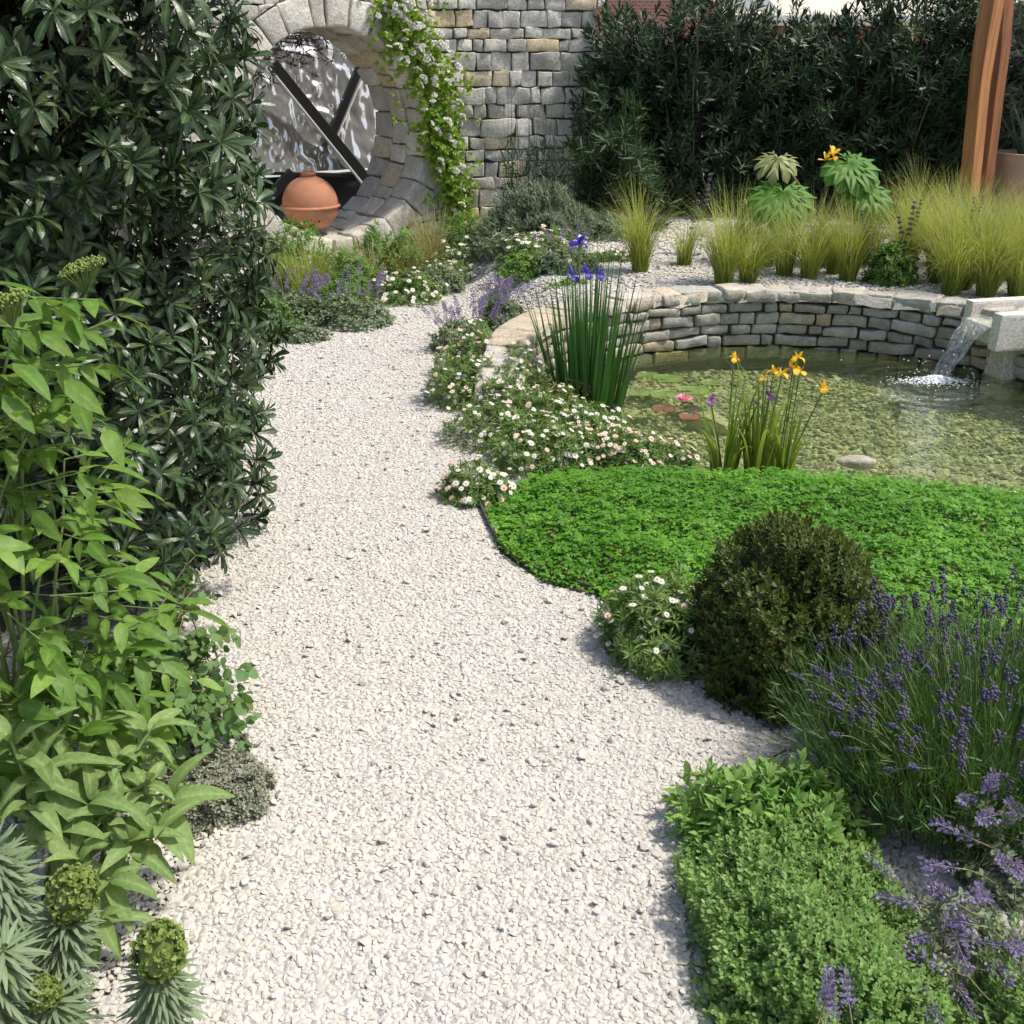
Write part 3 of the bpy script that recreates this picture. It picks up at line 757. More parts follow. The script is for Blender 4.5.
# rippled glass screen behind the gate
def wall_pt(px, py, d):
    n = np.array([math.sin(T0), -math.cos(T0), 0]); p0 = np.array([G[0], G[1], 0]) - n * d
    fw = np.array([0, math.cos(PITCH), -math.sin(PITCH)]); up = np.array([0, math.sin(PITCH), math.cos(PITCH)])
    r = fw + np.array([1, 0, 0]) * (px - 512) / F + up * (512 - py) / F; o = np.array([0, 0, CAMH])
    return o + r * ((p0 - o) @ n) / (r @ n)
E = np.array([math.cos(T0), math.sin(T0), 0]); DN = np.array([-math.sin(T0), math.cos(T0), 0])
scr = thing('glass_screen', 'rippled silver glass screen with black diagonal bars behind the moon gate', 'screen', tuple(np.array([G[0], G[1], 0]) + DN * 1.75))
PD = 1.75; zb = wall_pt(310, 172, PD)[2]
S, Zg = np.meshgrid(np.arange(-2.0, 1.5, .0125), np.arange(zb, 2.5, .0125), indexing='ij')
p = np.stack([S.ravel() * 9, Zg.ravel() * 5.5, np.zeros(S.size)], 1)
rip = .019 * vnoise(p * .62 + .8 * np.stack([vnoise(p * 1.3, 4), vnoise(p * 1.3, 5), 0 * p[:, 0]], 1), 2) + .005 * vnoise(p * 2.6, 3) + .002 * np.sin(S.ravel() * 40)
dep = (PD + 1.25 * rip).reshape(S.shape) + .16 * (Zg - zb)
def flat_map(s, z, d): return np.stack([G[0] + s * E[0] + d * DN[0], G[1] + s * E[1] + d * DN[1], z], -1)
V = flat_map(S, Zg, dep).reshape(-1, 3); n1, n2 = S.shape
I, J = np.meshgrid(np.arange(n1 - 1), np.arange(n2 - 1), indexing='ij'); I = I.ravel(); J = J.ravel()
a = Acc(); a.add(V, [np.stack([I * n2 + J, (I + 1) * n2 + J, (I + 1) * n2 + J + 1, I * n2 + J + 1], 1)], (.5, .5, 0)); build(a, 'pane', M['mirror'], scr)
def bar(p0, p1, wd, th_, mat, nm, dd=0, parent=scr):
    d = norm(p1 - p0); n = -DN; x = np.cross(d, n); R = np.stack([x, d, n], -1); L = np.linalg.norm(p1 - p0)
    a = Acc(); box_acc(a, (-wd / 2, 0, -th_ / 2), (wd / 2, L, th_ / 2), R=R, t=p0 + n * dd); return build(a, nm, mat, parent, smooth=False)
b1 = bar(wall_pt(272, 64, PD - .06), wall_pt(374, 190, PD - .06), .115, .05, M['black'], 'bar'); bar(wall_pt(269, 68, PD - .07), wall_pt(370, 193, PD - .07), .014, .05, M['white'], 'edge_strip', parent=b1)
b2 = bar(wall_pt(360, 66, PD - .03), wall_pt(331, 136, PD - .03), .075, .05, M['black'], 'bar'); bar(wall_pt(366, 68, PD - .04), wall_pt(336, 138, PD - .04), .012, .05, M['white'], 'edge_strip', parent=b2)
bar(wall_pt(230, 172, PD - .03), wall_pt(390, 176, PD - .03), .035, .05, M['black'], 'bar'); bar(wall_pt(262, 206, PD - .05), wall_pt(292, 172, PD - .05), .1, .05, M['black'], 'bar')
# lower panel behind the pot
a = Acc(); box_acc(a, (-2.0, .02, PD + .04), (1.5, zb - .03, PD + .08), R=np.stack([E, [0, 0, 1], DN], -1), t=(G[0], G[1], 0)); build(a, 'lower_panel', M['darkwin'], scr, smooth=False)

# terracotta pot
pp = np.array([G[0], G[1], 0]) + E * -.13 + DN * .30
pz = GZ - math.sqrt(RI ** 2 - .13 ** 2) + .012
pot = thing('terracotta_pot', 'round terracotta pot with a raised band sitting in the moon gate', 'pot', (pp[0], pp[1], pz))
pr, pc = .235, .225
an = np.linspace(-.93, 1.37, 26); prof = [(.001, pc - pr * .80)] + [(pr * math.cos(t) * 1.0, pc + pr * math.sin(t) * (1.0 if t > 0 else .98)) for t in an]
top = prof[-1]; prof += [(.062, top[1] + .002), (.066, top[1] + .03), (.058, top[1] + .036), (.05, top[1] + .03), (.045, top[1] - .02), (.03, top[1] - .03), (.001, top[1] - .03)]
a = Acc(); lathe(a, prof, (pp[0], pp[1], pz), 56); body = build(a, 'body', M['terra'], pot)
# drilled holes cut for real
cut = Acc(); vd = norm(np.array([0, 0, 0.]) + np.array([-pp[0], -pp[1], 0]))
for (du, dz, r) in ((0, -.155, .021), (-.058, -.115, .011), (.062, -.115, .011), (-.03, -.112, .006), (.0, -.10, .006), (.03, -.112, .006), (-.09, -.13, .007)):
    el = math.asin(dz / pr); az = math.atan2(vd[1], vd[0]) + du / (pr * math.cos(el))
    d = np.array([math.cos(el) * math.cos(az), math.cos(el) * math.sin(az), math.sin(el)])
    cut.inst(ICO2, np.eye(3)[None], (np.array([pp[0], pp[1], pz + pc]) + d * pr * .985)[None], np.array([r]), np.array([.5]), np.array([.5]))
co_ = build(cut, 'hole', [M['black']], pot)
md = body.modifiers.new('b', 'BOOLEAN'); md.object = co_; md.solver = 'EXACT'; md.operation = 'DIFFERENCE'
body.data.materials.append(M['black'])
bpy.context.view_layer.update(); dg = bpy.context.evaluated_depsgraph_get(); nm = bpy.data.meshes.new_from_object(body.evaluated_get(dg)); body.modifiers.clear(); body.data = nm
bpy.data.objects.remove(co_)
a = Acc(); t = np.arange(9) * 2 * PI / 8; lathe(a, [(pr + .002 + .016 * math.cos(x), pc - .012 + .014 * math.sin(x)) for x in t], (pp[0], pp[1], pz), 56); build(a, 'band', M['terra'], pot)

# ------------------------------------------------------------------ pond wall
pw = thing('pond_wall', 'curved low dry stone wall retaining the gravel bed round the pond', 'wall', (PC[0], PC[1], WZ))
def pond_map(p):
    r = PR + p[:, 2]; A = p[:, 0] / PR; z = p[:, 1] - .25 * sst(A, math.radians(158), math.radians(192)) * np.clip((p[:, 1] + .13) / .4, 0, 1.1); return np.stack([PC[0] + r * np.cos(A), PC[1] + r * np.sin(A), z], 1)
A0, A1 = math.radians(-12), math.radians(191); TOP = BEDZ + .045
a = Acc(); hs = [.085, .07, .062, .075, .058, .066]; z = -.13
for k, h in enumerate(hs + [TOP - .062 - (-.13 + sum(hs))]):
    s = A0 * PR
    while s < A1 * PR - .03:
        e = min(s + (U(.07, .14) if RNG.random() < .4 else U(.14, .27)), A1 * PR); g = .005
        # fewer warm stones towards the spout: sun and shade put into the tint
        warm = U(.5, 1) if RNG.random() < (.30 if s / PR > 1.75 else .08) else U(0, .3)
        block(a, (s + g, z + g, -U(0, .022)), (e - g, z + h - g, .14), .010, .010, pond_map, (U(0, 1), warm, 0), (6, 4, 3), 13, skew=.08); s = e
    z += h
build(a, 'stone_face', M['pstone'], pw)
a = Acc(); s = A0 * PR
while s < A1 * PR - .05:
    e = min(s + U(.13, .30), A1 * PR); lf = s / PR > 2.2
    block(a, (s + .004, TOP - .055, -.008 + U(-.014, .010)), (e - .004, TOP + U(-.006, .008), (.21 if lf else .18) + U(-.03, .03)), .010, .010, pond_map, (U(.2, 1), U(.4, 1) if RNG.random() < (.5 if s / PR > 1.9 else .12) else U(0, .3), 0), (7, 3, 5), 9); s = e  # more warm coping on the left curve: its sunlight is in the tint
build(a, 'coping', M['cstone'], pw)
a = Acc(); t = np.linspace(A0 * PR, A1 * PR, 70); p = np.array([[s, zz, .05] for s in t for zz in (-.34, TOP - .03)]); a.add(pond_map(p), [np.array([[2 * i, 2 * i + 1, 2 * i + 3, 2 * i + 2] for i in range(69)])], (.5, .5, 0)); build(a, 'joint_core', M['joint'], pw)

# ------------------------------------------------------------------ granite spout
lip = dp(984, 322, 5.52); sx = norm(np.array([1.0, .22, 0])); sy = np.array([-sx[1], sx[0], 0]); RS = np.stack([sx, sy, [0, 0, 1.]], -1)
sp = thing('water_spout', 'speckled granite trough spout pouring water into the pond', 'spout', (lip[0] + .3, lip[1], WZ))
a = Acc()
box_acc(a, (-.02, -.17, -.10), (1.3, .17, -.006), R=RS, t=lip, r=.006, rough=.001)
build(a, 'trough_floor', M['granite'], sp, smooth=False)
for nm_, y0, y1 in (('trough_side', .118, .185), ('trough_side', -.20, -.125)):
    a = Acc(); box_acc(a, (.0 if y0 > 0 else -.05, y0, -.112), (1.3, y1, .085), R=RS, t=lip, r=.006, rough=.001); build(a, nm_, M['granite'], sp, smooth=False)
a = Acc(); box_acc(a, (.10, -.10, -.42), (.20, .06, -.114), R=RS, t=lip, r=.008, rough=.003); build(a, 'support', M['granite'], sp, smooth=False)
# water in the trough and the falling sheet
a = Acc(); n1, n2 = 17, 11; H = lip[2] + .012 - WZ; V = np.zeros((2, n1, n2, 3))
for i in range(n1):
    t = i / (n1 - 1)
    if t < .2: x = .5 - t / .2 * .5; z = .012
    else:
        k = (t - .2) / .8; x = -.235 * k ** .78; z = .012 - H * k ** 1.35
    for j in range(n2):
        u = j / (n2 - 1) * 2 - 1; wd = .112 * (1 - .45 * max(0, (t - .2) / .8))
        wob = .006 * math.sin(u * 9 + i) * min(1, max(0, t - .2) * 3)
        for s_ in (0, 1):
            V[s_, i, j] = lip + sx * (x + wob) + sy * (u * wd - .03 * max(0, t - .2)) + np.array([0, 0, z - s_ * .009 * (1 - u * u)])
for s_ in (0, 1):
    q = np.array([[i * n2 + j, (i + 1) * n2 + j, (i + 1) * n2 + j + 1, i * n2 + j + 1] for i in range(n1 - 1) for j in range(n2 - 1)]); a.add(V[s_].reshape(-1, 3), [q if s_ == 0 else q[:, ::-1]], (.5, .5, 0))
wf = build(a, 'water_jet', M['jet']); tag(wf, 'clear sheet of water falling from the granite spout', 'water jet')
hit = lip + sx * -.235 + sy * -.03; hit[2] = WZ
a = Acc(); n = 1100; r = np.abs(RNG.normal(size=n)) * .06; A = U(0, 6.28, n)
P = np.stack([hit[0] - .035 + r * 1.9 * np.cos(A), hit[1] - .02 + r * .75 * np.sin(A), WZ + .001 + .03 * np.exp(-(r / .05) ** 2) * RNG.random(n)], 1)
sz = .0035 + .008 * np.exp(-(r / .06) ** 2) * RNG.random(n); a.inst(ICO1, np.tile(np.eye(3), (n, 1, 1)), P, np.stack([sz * 1.4, sz, sz * .6], 1), RNG.random(n), RNG.random(n))
n = 60; P = np.stack([hit[0] + RNG.normal(size=n) * .14, hit[1] + RNG.normal(size=n) * .1, WZ + np.abs(RNG.normal(size=n)) * .06], 1); a.inst(ICO1, np.tile(np.eye(3), (n, 1, 1)), P, U(.002, .0045, n), RNG.random(n), RNG.random(n))
tag(build(a, 'splash_foam', M['foam']), 'white foam and droplets where the falling water meets the pond', 'foam', kind='stuff')

# ------------------------------------------------------------------ generic plants
L_OBOV = leaf_t(5, 'obov', .30, .25, .5); L_LANCE = leaf_t(4, 'lance', .36, .22, .55, .012); L_ELL = leaf_t(3, 'ell', .5, .25, .35); L_ROUND = leaf_t(4, 'round', .85, .2, .25)
L_TINY = leaf_t(2, 'ell', .55, .25, .2); L_NARROW = leaf_t(3, 'lance', .19, .2, .4); L_NEEDLE = leaf_t(2, 'strap', .10, .1, .35); L_SAGE = leaf_t(8, 'lance', .28, .35, 1.15, .012); L_STRAP = leaf_t(4, 'lance', .115, .25, .55)

def mound(name, label, cat, c, rx, ry, h, mat, T, L, n, K, group=None, tilt=(25, 85), lump=.15, p=2.2, inner=.35, stem='gstem', flat=.2, up=.5, seed=None, nst=40, spread=0.):
    c = np.asarray(c, float); o = thing(name, label, cat, c, group); seed = seed or int(RNG.integers(1, 999))
    P, nn = shell(n, c, (rx, ry, h), p, lump, .02, inner, 2.6, seed)
    a = Acc(); whorls(a, P, norm(nn + np.array([0, 0, up]) + RNG.normal(size=P.shape) * .2), K, T, L, tilt=tilt, flat=flat, spread=spread); build(a, 'foliage', M[mat], o)
    k = RNG.choice(len(P), min(nst, len(P)), replace=False); b = np.column_stack([c[0] + (P[k, 0] - c[0]) * .25, c[1] + (P[k, 1] - c[1]) * .25, np.full(len(k), c[2])])
    a = Acc(); tubes(a, curve_pts(b, P[k], .02, 4, .004), np.full((1, 4), max(.0012, min(h, .3) * .008)), 4); build(a, 'stem', M[stem], o)
    return o, P, nn

# daisies
def daisy_mesh(mat, npet=15):
    a = Acc(); p = leaf_t(2, 'strap', .28, .1, .25)
    an = np.arange(npet) * 2 * PI / npet; d = np.stack([np.cos(an), np.sin(an), .12 + 0 * an], 1)
    a.inst(p, frames(d, np.tile([0, 0, 1.], (npet, 1))), d * .15, U(.75, .95, npet), RNG.random(npet), RNG.random(npet), 0)
    a.inst(ICO1, np.eye(3)[None], np.array([[0, 0, .06]]), np.array([[.3, .3, .16]]), np.array([.5]), np.array([.5]), 1)
    return make_mesh(a, 'daisy_flower', [mat, M['yellow']])
DAISY = [daisy_mesh(M['petal'], 16), daisy_mesh(M['petal'], 14), daisy_mesh(M['pinkpetal'], 15)]
def daisies(o, P, nn, n, size, pink=.1, lift=.02, zmin=.3):
    c = origin(o); top = P[:, 2].max(); k = np.where(P[:, 2] > c[2] + zmin * (top - c[2]))[0]; k = RNG.choice(k, min(n, len(k)), replace=False)
    a = Acc(); tips = P[k] + nn[k] * lift * U(.5, 1.3, (len(k), 1)) + np.array([0, 0, lift * .5])
    tubes(a, curve_pts(P[k] - nn[k] * .03, tips, .0, 3), np.full((1, 3), .0011), 3); build(a, 'flower_stem', M['gstem'], o)
    for p, m in zip(tips, nn[k]):
        d = Vector(norm(m * .7 + np.array([.15, -.25, .9]) + RNG.normal(size=3) * .3)); me = DAISY[2] if RNG.random() < pink else DAISY[int(RNG.integers(0, 2))]
        child(me, 'daisy_flower', o, p, d.to_track_quat('Z', 'Y').to_euler(), size * U(.75, 1.15))

def grass(name, label, cat, c, h, r, n, mat, group=None, w=.0035, lean=(2, 16), bend=(10, 60), base=.035):
    o = thing(name, label, cat, c, group); a = Acc(); c = np.asarray(c, float)
    A = U(0, 2 * PI, n); br = base * np.sqrt(RNG.random(n)); b = c + np.stack([br * np.cos(A), br * np.sin(A), np.zeros(n)], 1); A = A + RNG.normal(size=n) * .8; wd_ = U(0, 6.28); kk = RNG.random(n) < .35; A = np.where(kk, wd_ + RNG.normal(size=n) * .5, A)
    t0 = np.radians(U(*lean, n)); t1 = t0 + np.radians(U(*bend, n)) * r
    blades(a, b, A, t0, t1, h * (.35 + .8 * RNG.random(n) ** .7), w * U(.7, 1.2, n), 7, pw=1.5); build(a, 'blades', M[mat], o); return o

# spikes of small florets
def spike_mesh(name, mat, L, r, n, fl, sepal=None):
    a = Acc(); t = np.sort(RNG.random(n)); lev = np.round(t * 6) / 6; t = lev * .8 + t * .2; A = U(0, 6.28, n); rr = r * (1.05 - .6 * t) * U(.6, 1.1, n)
    P = np.stack([rr * np.cos(A), rr * np.sin(A), t * L], 1); d = norm(np.stack([np.cos(A), np.sin(A), .9 + 0 * A], 1))
    a.inst(L_TINY if fl == 'leaf' else OCTA, frames(d, rand_dirs(n)), P, U(.8, 1.25, n) * (r * (1.05 if fl == 'leaf' else .5)), RNG.random(n), RNG.random(n))
    tubes(a, np.array([[[0, 0, -.01], [0, 0, L * .5], [0, 0, L]]]), np.full((1, 3), r * .12), 4, 0, (.1, .9, 0))
    return make_mesh(a, name, M[mat])
LAVS = [spike_mesh('flower_spike', 'lavfl', .042 * s, .006, 46, 'octa') for s in (.8, 1, 1.25, 1.0)]
CATS = [spike_mesh('flower_spike', 'catfl', .07 * s, .0095, 90, 'leaf') for s in (.8, 1, 1.2)]
def spikes(o, MS, base, tips, stem, r=.0012, sag=.0, leafT=None, leafmat=None, leafL=.02):
    a = Acc(); P = curve_pts(base, tips, sag, 6, .004); tubes(a, P, np.full((1, 6), r), 4); build(a, 'flower_stem', M[stem], o)
    d = norm(P[:, -1] - P[:, -2])
    for p, v in zip(P[:, -1], d):
        child(MS[int(RNG.integers(0, len(MS)))], 'flower_spike', o, p, Vector(v).to_track_quat('Z', 'Y').to_euler(), U(.75, 1.2))
    return P

# ================================================================== PLANTS
# ---- big evergreen shrub on the left
c = np.array([-1.68, 3.15, 0.]); sh = thing('evergreen_shrub', 'huge dark evergreen shrub with glossy leaf rosettes overhanging the path', 'shrub', c)
P1, n1 = shell(2700, c + [0, 0, 1.22], (.90, .87, 1.32), 3.0, .20, -1, .22, 3.2, 5)
P2, n2 = shell(2400, c + [0, 0, 1.2], (.62, .60, 1.12), 3.0, .1, -1, .55, 2.4, 5)
# low branches leaning over the path
low = np.array([dp(x - 34, y, D) for x, y, D in [(250, 470, 3.25), (255, 440, 3.4), (235, 520, 3.0), (215, 560, 2.85), (190, 500, 2.7), (140, 460, 2.35), (165, 400, 2.5), (160, 545, 2.5), (210, 480, 2.9), (240, 420, 3.1), (262, 395, 3.5), (205, 540, 2.75), (120, 425, 2.3), (195, 425, 2.7), (220, 445, 2.9), (215, 520, 2.9), (240, 490, 3.1)]])
for _ in range(2): low = np.concatenate([low, low[:17] + RNG.normal(size=(17, 3)) * .05])
ln = norm(np.column_stack([low[:, 0] - c[0], (low[:, 1] - c[1]), np.full(len(low), .25)]))
P = np.concatenate([P1, P2, low]); nn = np.concatenate([n1, n2, ln]); zc = P[:, 1] * math.cos(PITCH) + (CAMH - P[:, 2]) * math.sin(PITCH); px_ = 512 + F * P[:, 0] / zc; py_ = 512 + F * (-P[:, 1] * math.sin(PITCH) + (CAMH - P[:, 2]) * math.cos(PITCH)) / zc
k = (P[:, 2] > .06) & ~((py_ > 545) & (px_ > 262 - (py_ - 480) * .55) & (px_ < 400)); P, nn = P[k], nn[k]
ax = norm(nn + np.array([.25, -.1, .45]) + RNG.normal(size=P.shape) * .35)
a = Acc(); L_PIT = leaf_t(6, 'obov', .215, .35, .3); L_PIT2 = leaf_t(6, 'obov', .20, .35, .8)
h = RNG.random(len(P)) < .6
whorls(a, P[h], ax[h], 16, L_PIT, .064, .25, (28, 108)); whorls(a, P[~h], ax[~h], 13, L_PIT2, .074, .25, (40, 120), flat=.3)
build(a, 'foliage', M['pitto'], sh)
a = Acc(); k = RNG.choice(len(P), 320, replace=False); b = np.column_stack([c[0] + (P[k, 0] - c[0]) * .35, c[1] + (P[k, 1] - c[1]) * .35, np.clip(P[k, 2] * .75, .05, 2)])
tubes(a, curve_pts(b, P[k] - ax[k] * .01, .02, 5, .015), np.linspace(.006, .0025, 5)[None], 4)
b = np.tile(c + [0, 0, 0], (14, 1)) + RNG.normal(size=(14, 3)) * [.12, .12, 0]; e = c + np.column_stack([U(-.5, .5, 14), U(-.5, .5, 14), U(.9, 1.8, 14)]); tubes(a, curve_pts(b, e, .0, 6, .02), np.linspace(.028, .010, 6)[None], 6)
build(a, 'branch', M['bark'], sh)
# small yellow green bud clusters in some rosettes
BUD = []
for _ in range(3):
    a = Acc(); m = 12; a.inst(OCTA, np.tile(np.eye(3), (m, 1, 1)), RNG.normal(size=(m, 3)) * .009, U(.003, .006, m), RNG.random(m), RNG.random(m)); tubes(a, curve_pts(np.zeros((m, 3)), a.V[0].reshape(m, 6, 3).mean(1), 0, 3), np.full((1, 3), .0008), 3, 0, (.3, .4, 0)); BUD.append(make_mesh(a, 'bud_cluster', M['euphead']))
for i in RNG.choice(np.where((P[:, 0] > -1.6) & (P[:, 2] > .7) & (P[:, 1] < 3.6))[0], 60, replace=False): child(BUD[i % 3], 'bud_cluster', sh, P[i] + ax[i] * .014, (0, 0, U(0, 6)), U(.7, 1.2))

# ---- elder in front of it
c = np.array([-1.12, 1.93, 0.]); el = thing('elder', 'bright green elder with divided leaves and flat yellow flower heads', 'shrub', c)
tips = []
for i in range(215):
    z = .12 + 1.1 * RNG.random() ** 1.25; A = U(-2.9, 1.2); r = U(.10, .41) * (1.0 - .3 * abs(z - .45)); tips.append((c[0] + r * math.cos(A), c[1] + r * math.sin(A) * .8, z))
tips = np.array(tips + [tuple(dp(x, y, D)) for x, y, D in [(125, 640, 1.85), (100, 520, 1.95), (120, 650, 1.8), (100, 300, 1.98), (60, 310, 1.9), (150, 660, 1.85), (130, 590, 1.85), (60, 560, 1.75), (90, 470, 1.9), (40, 640, 1.7), (110, 320, 2.0), (30, 330, 1.85), (70, 690, 1.75), (80, 500, 1.95)]])
out = norm(np.column_stack([tips[:, 0] - c[0] + .02, tips[:, 1] - c[1], np.full(len(tips), .0)])); a = Acc(); st = Acc(); bb = []; ee = []
for p, o_ in zip(tips, out):
    d = norm(o_ + np.array([0, 0, U(-.25, .35)]) + RNG.normal(size=3) * .25); up = norm(np.array([0, 0, 1.]) + RNG.normal(size=3) * .25); s = norm(np.cross(d, up)); L = U(.08, .13)
    r0 = p - d * L * .8; bb.append(r0 - d * .05); ee.append(p); t2 = RNG.random()
    for q, sd_, ln_ in [(.25, 1, .8), (.25, -1, .8), (.62, 1, .95), (.62, -1, .95), (1, 0, 1.1)]:
        pos = r0 + d * L * q; dd = norm(s * sd_ * 1.0 + d * (.65 if sd_ else 1) + np.array([0, 0, U(-.5, .0)]) + RNG.normal(size=3) * .2)
        a.inst(L_LANCE, frames(dd[None], (up + RNG.normal(size=3) * .15)[None]), pos[None], np.array([ln_ * U(.052, .098)]), np.array([RNG.random()]), np.array([t2]))
build(a, 'foliage', M['elder'], el)
bb = np.array(bb); ee = np.array(ee); tubes(st, curve_pts(bb, ee, 0, 3), np.full((1, 3), .0018), 4)
k = RNG.choice(len(bb), 30, replace=False); roots = np.column_stack([c[0] + U(-.08, .08, 30), c[1] + U(-.08, .08, 30), np.zeros(30)])
mid = bb[k]; tubes(st, curve_pts(roots, mid, .06, 6, .008), np.linspace(.006, .002, 6)[None], 5); build(st, 'stem', M['gstem'], el)
for x, y, D, r in ((82, 268, 2.0, .045), (22, 412, 1.85, .055), (8, 300, 1.8, .035)):
    p = dp(x, y, D); n = 170; A = U(0, 6.28, n); rr = r * np.sqrt(RNG.random(n)); Q = p + np.stack([rr * np.cos(A), rr * np.sin(A), .012 * (1 - (rr / r) ** 2) + U(-.006, .006, n) + .3 * rr * np.cos(A)], 1)
    a = Acc(); a.inst(OCTA, np.tile(np.eye(3), (n, 1, 1)), Q, U(.0022, .0042, n), U(.5, 1, n), U(0, .5, n))
    tubes(a, curve_pts(np.tile(p - [0, 0, .05], (40, 1)), Q[:40], 0, 3), np.full((1, 3), .0008), 3, 0, (.3, .3, 0)); build(a, 'flower_head', M['euphead'], el)
    a = Acc(); tubes(a, curve_pts([[c[0] - .02, c[1], .5]], [p - [0, 0, .05]], .05, 6), np.full((1, 6), .003), 5); build(a, 'flower_stalk', M['gstem'], el)

# ---- broad leaved sage at the path edge
c = np.array([-.90, 1.58, 0.]); sg_ = thing('broad_leaved_sage', 'pale green plant with long arching felted leaves beside the path', 'plant', c); a = Acc(); st = Acc()
tipsS = np.array([tuple(dp(x, y, D)) for x, y, D in [(150, 780, 1.65), (170, 800, 1.65), (120, 760, 1.7), (60, 720, 1.75), (40, 760, 1.6), (90, 800, 1.6), (130, 840, 1.55), (110, 880, 1.48), (60, 830, 1.55), (30, 800, 1.55), (95, 730, 1.75), (150, 730, 1.75), (20, 700, 1.7), (80, 860, 1.5), (100, 920, 1.42), (160, 830, 1.58), (10, 740, 1.6), (70, 770, 1.65), (115, 810, 1.6)]])
axS = norm(np.column_stack([tipsS[:, 0] - c[0] + .03, tipsS[:, 1] - c[1] - .06, np.full(len(tipsS), .32)]))
whorls(a, tipsS, axS, 8, L_SAGE, .105, .3, (22, 95), flat=.75, spread=.05)
build(a, 'foliage', M['sage'], sg_); b = np.tile(c, (len(tipsS), 1)) + RNG.normal(size=tipsS.shape) * [.03, .03, 0]; tubes(st, curve_pts(b, tipsS, .05, 6), np.linspace(.006, .0035, 6)[None], 5); build(st, 'stem', M['gstem'], sg_)

# ---- wiry shrub with round leaves
c = np.array([-.98, 2.18, 0.]); ro = thing('round_leaved_shrub', 'wiry small shrub with round soft green leaves spilling onto gravel', 'shrub', c); a = Acc(); st = Acc()
ends = np.array([tuple(dp(x, y, D)) for x, y, D in [(255, 715, 2.12), (235, 700, 2.15), (215, 660, 2.3), (200, 640, 2.35), (180, 620, 2.35), (225, 680, 2.2), (200, 720, 2.05), (180, 740, 2.0), (160, 660, 2.1), (150, 700, 2.0), (130, 720, 1.95), (195, 585, 2.45), (170, 690, 2.05), (210, 735, 2.05), (140, 640, 2.15), (185, 660, 2.2), (120, 690, 2.0), (165, 725, 2.0)]])
for _ in range(4): ends = np.concatenate([ends, ends[:18] + RNG.normal(size=(18, 3)) * [.05, .06, .05]])
ends[:, 2] = np.maximum(ends[:, 2], .03); b = np.tile(c, (len(ends), 1)) + RNG.normal(size=ends.shape) * [.05, .05, 0]; P = curve_pts(b, ends, .06, 12, .008); tubes(st, P, np.linspace(.003, .001, 12)[None], 4); build(st, 'stem', M['rstem'], ro)
d = norm(np.gradient(P, axis=1))
Q = P[:, 3:].reshape(-1, 3); D_ = d[:, 3:].reshape(-1, 3); whorls(a, Q, D_, 3, L_ROUND, .027, .35, (55, 85), flat=.6); build(a, 'foliage', M['round'], ro)

# ---- grey thyme cushion
mound('thyme', 'small grey green thyme cushion on the gravel under felted leaves', 'herb', gp(224, 800), .115, .125, .105, 'thyme', L_TINY, .011, 1500, 7, tilt=(20, 80), lump=.22, p=1.9, seed=17, stem='rstem')

# ---- euphorbias bottom left
def euphorbia(label, head, foot, hr, hl=None, lean=0.0, nl=190, headon=True, L=.062):
    foot = np.asarray(foot, float); o = thing('euphorbia', label, 'euphorbia', foot, 'euphorbias in the bottom left corner'); head = np.asarray(head, float)
    P = curve_pts(foot[None], head[None], .02, 14)[0]; a = Acc(); tubes(a, P[None], np.linspace(.007, .0045, 14)[None], 6); build(a, 'stem', M['gstem'], o)
    t = np.linspace(.30, .97, nl); idx = t * 13; i = np.clip(idx.astype(int), 0, 12); pos = P[i] + (P[i + 1] - P[i]) * (idx - i)[:, None]; d = norm(P[i + 1] - P[i])
    A = np.arange(nl) * 2.39996; u = norm(np.cross(d, [0, 1., .2])); v = np.cross(d, u); ti = np.radians(np.linspace(105, 62, nl) + U(-10, 10, nl))
    D_ = np.cos(ti)[:, None] * d + np.sin(ti)[:, None] * (np.cos(A)[:, None] * u + np.sin(A)[:, None] * v)
    a = Acc(); a.inst(L_STRAP, frames(D_, d + np.array([0, 0, .5])), pos, L * np.linspace(1.05, .8, nl) * U(.85, 1.1, nl), RNG.random(nl), RNG.random(nl)); build(a, 'foliage', M['euph'], o)
    if headon:
        ax = norm(head - P[-4]); u = norm(np.cross(ax, [0, 1., .2])); v = np.cross(ax, u); hl = hl or hr * 1.45; n = 230; q = rand_dirs(n)
        q = q[(q[:, 2] > -.85)]; n = len(q); taper = 1 - .32 * np.clip(-q[:, 2], 0, 1); loc = head + ax * hl * .75 + hr * (q[:, :1] * u + q[:, 1:2] * v) * taper[:, None] + hl * q[:, 2:] * ax
        loc = loc + RNG.normal(size=loc.shape) * hr * .05; nd = norm(q[:, :1] * u + q[:, 1:2] * v + q[:, 2:] * ax); a = Acc()
        whorls(a, loc, nd, 5, L_ROUND, hr * .22, .35, (25, 80), flat=.0); whorls(a, loc, nd, 3, L_ROUND, hr * .10, .25, (10, 40))
        a.inst(ICO2, np.eye(3)[None], (head + ax * hl * .75)[None], np.array([[hr * .88, hr * .88, hl * .92]]), np.array([.1]), np.array([.9])); build(a, 'flower_head', M['euphead'], o)
    return o
euphorbia('single euphorbia spire with domed green head standing over bare gravel', dp(160, 968, 1.22), (-.60, 1.24, 0), .037, lean=.1, nl=150, L=.075)
euphorbia('euphorbia spire with dark green domed head in front of the felted leaves', dp(68, 915, 1.32), (-.82, 1.30, 0), .037, nl=170, L=.075)
euphorbia('blue grey euphorbia shoot leaning in at the left frame edge', dp(-12, 850, 1.36), (-.92, 1.42, 0), .03, nl=190, headon=False, L=.085)
euphorbia('low euphorbia shoot with spreading grey blue leaves in the bottom corner', dp(5, 945, 1.18), (-.90, 1.15, 0), .022, nl=190, headon=False, L=.085)
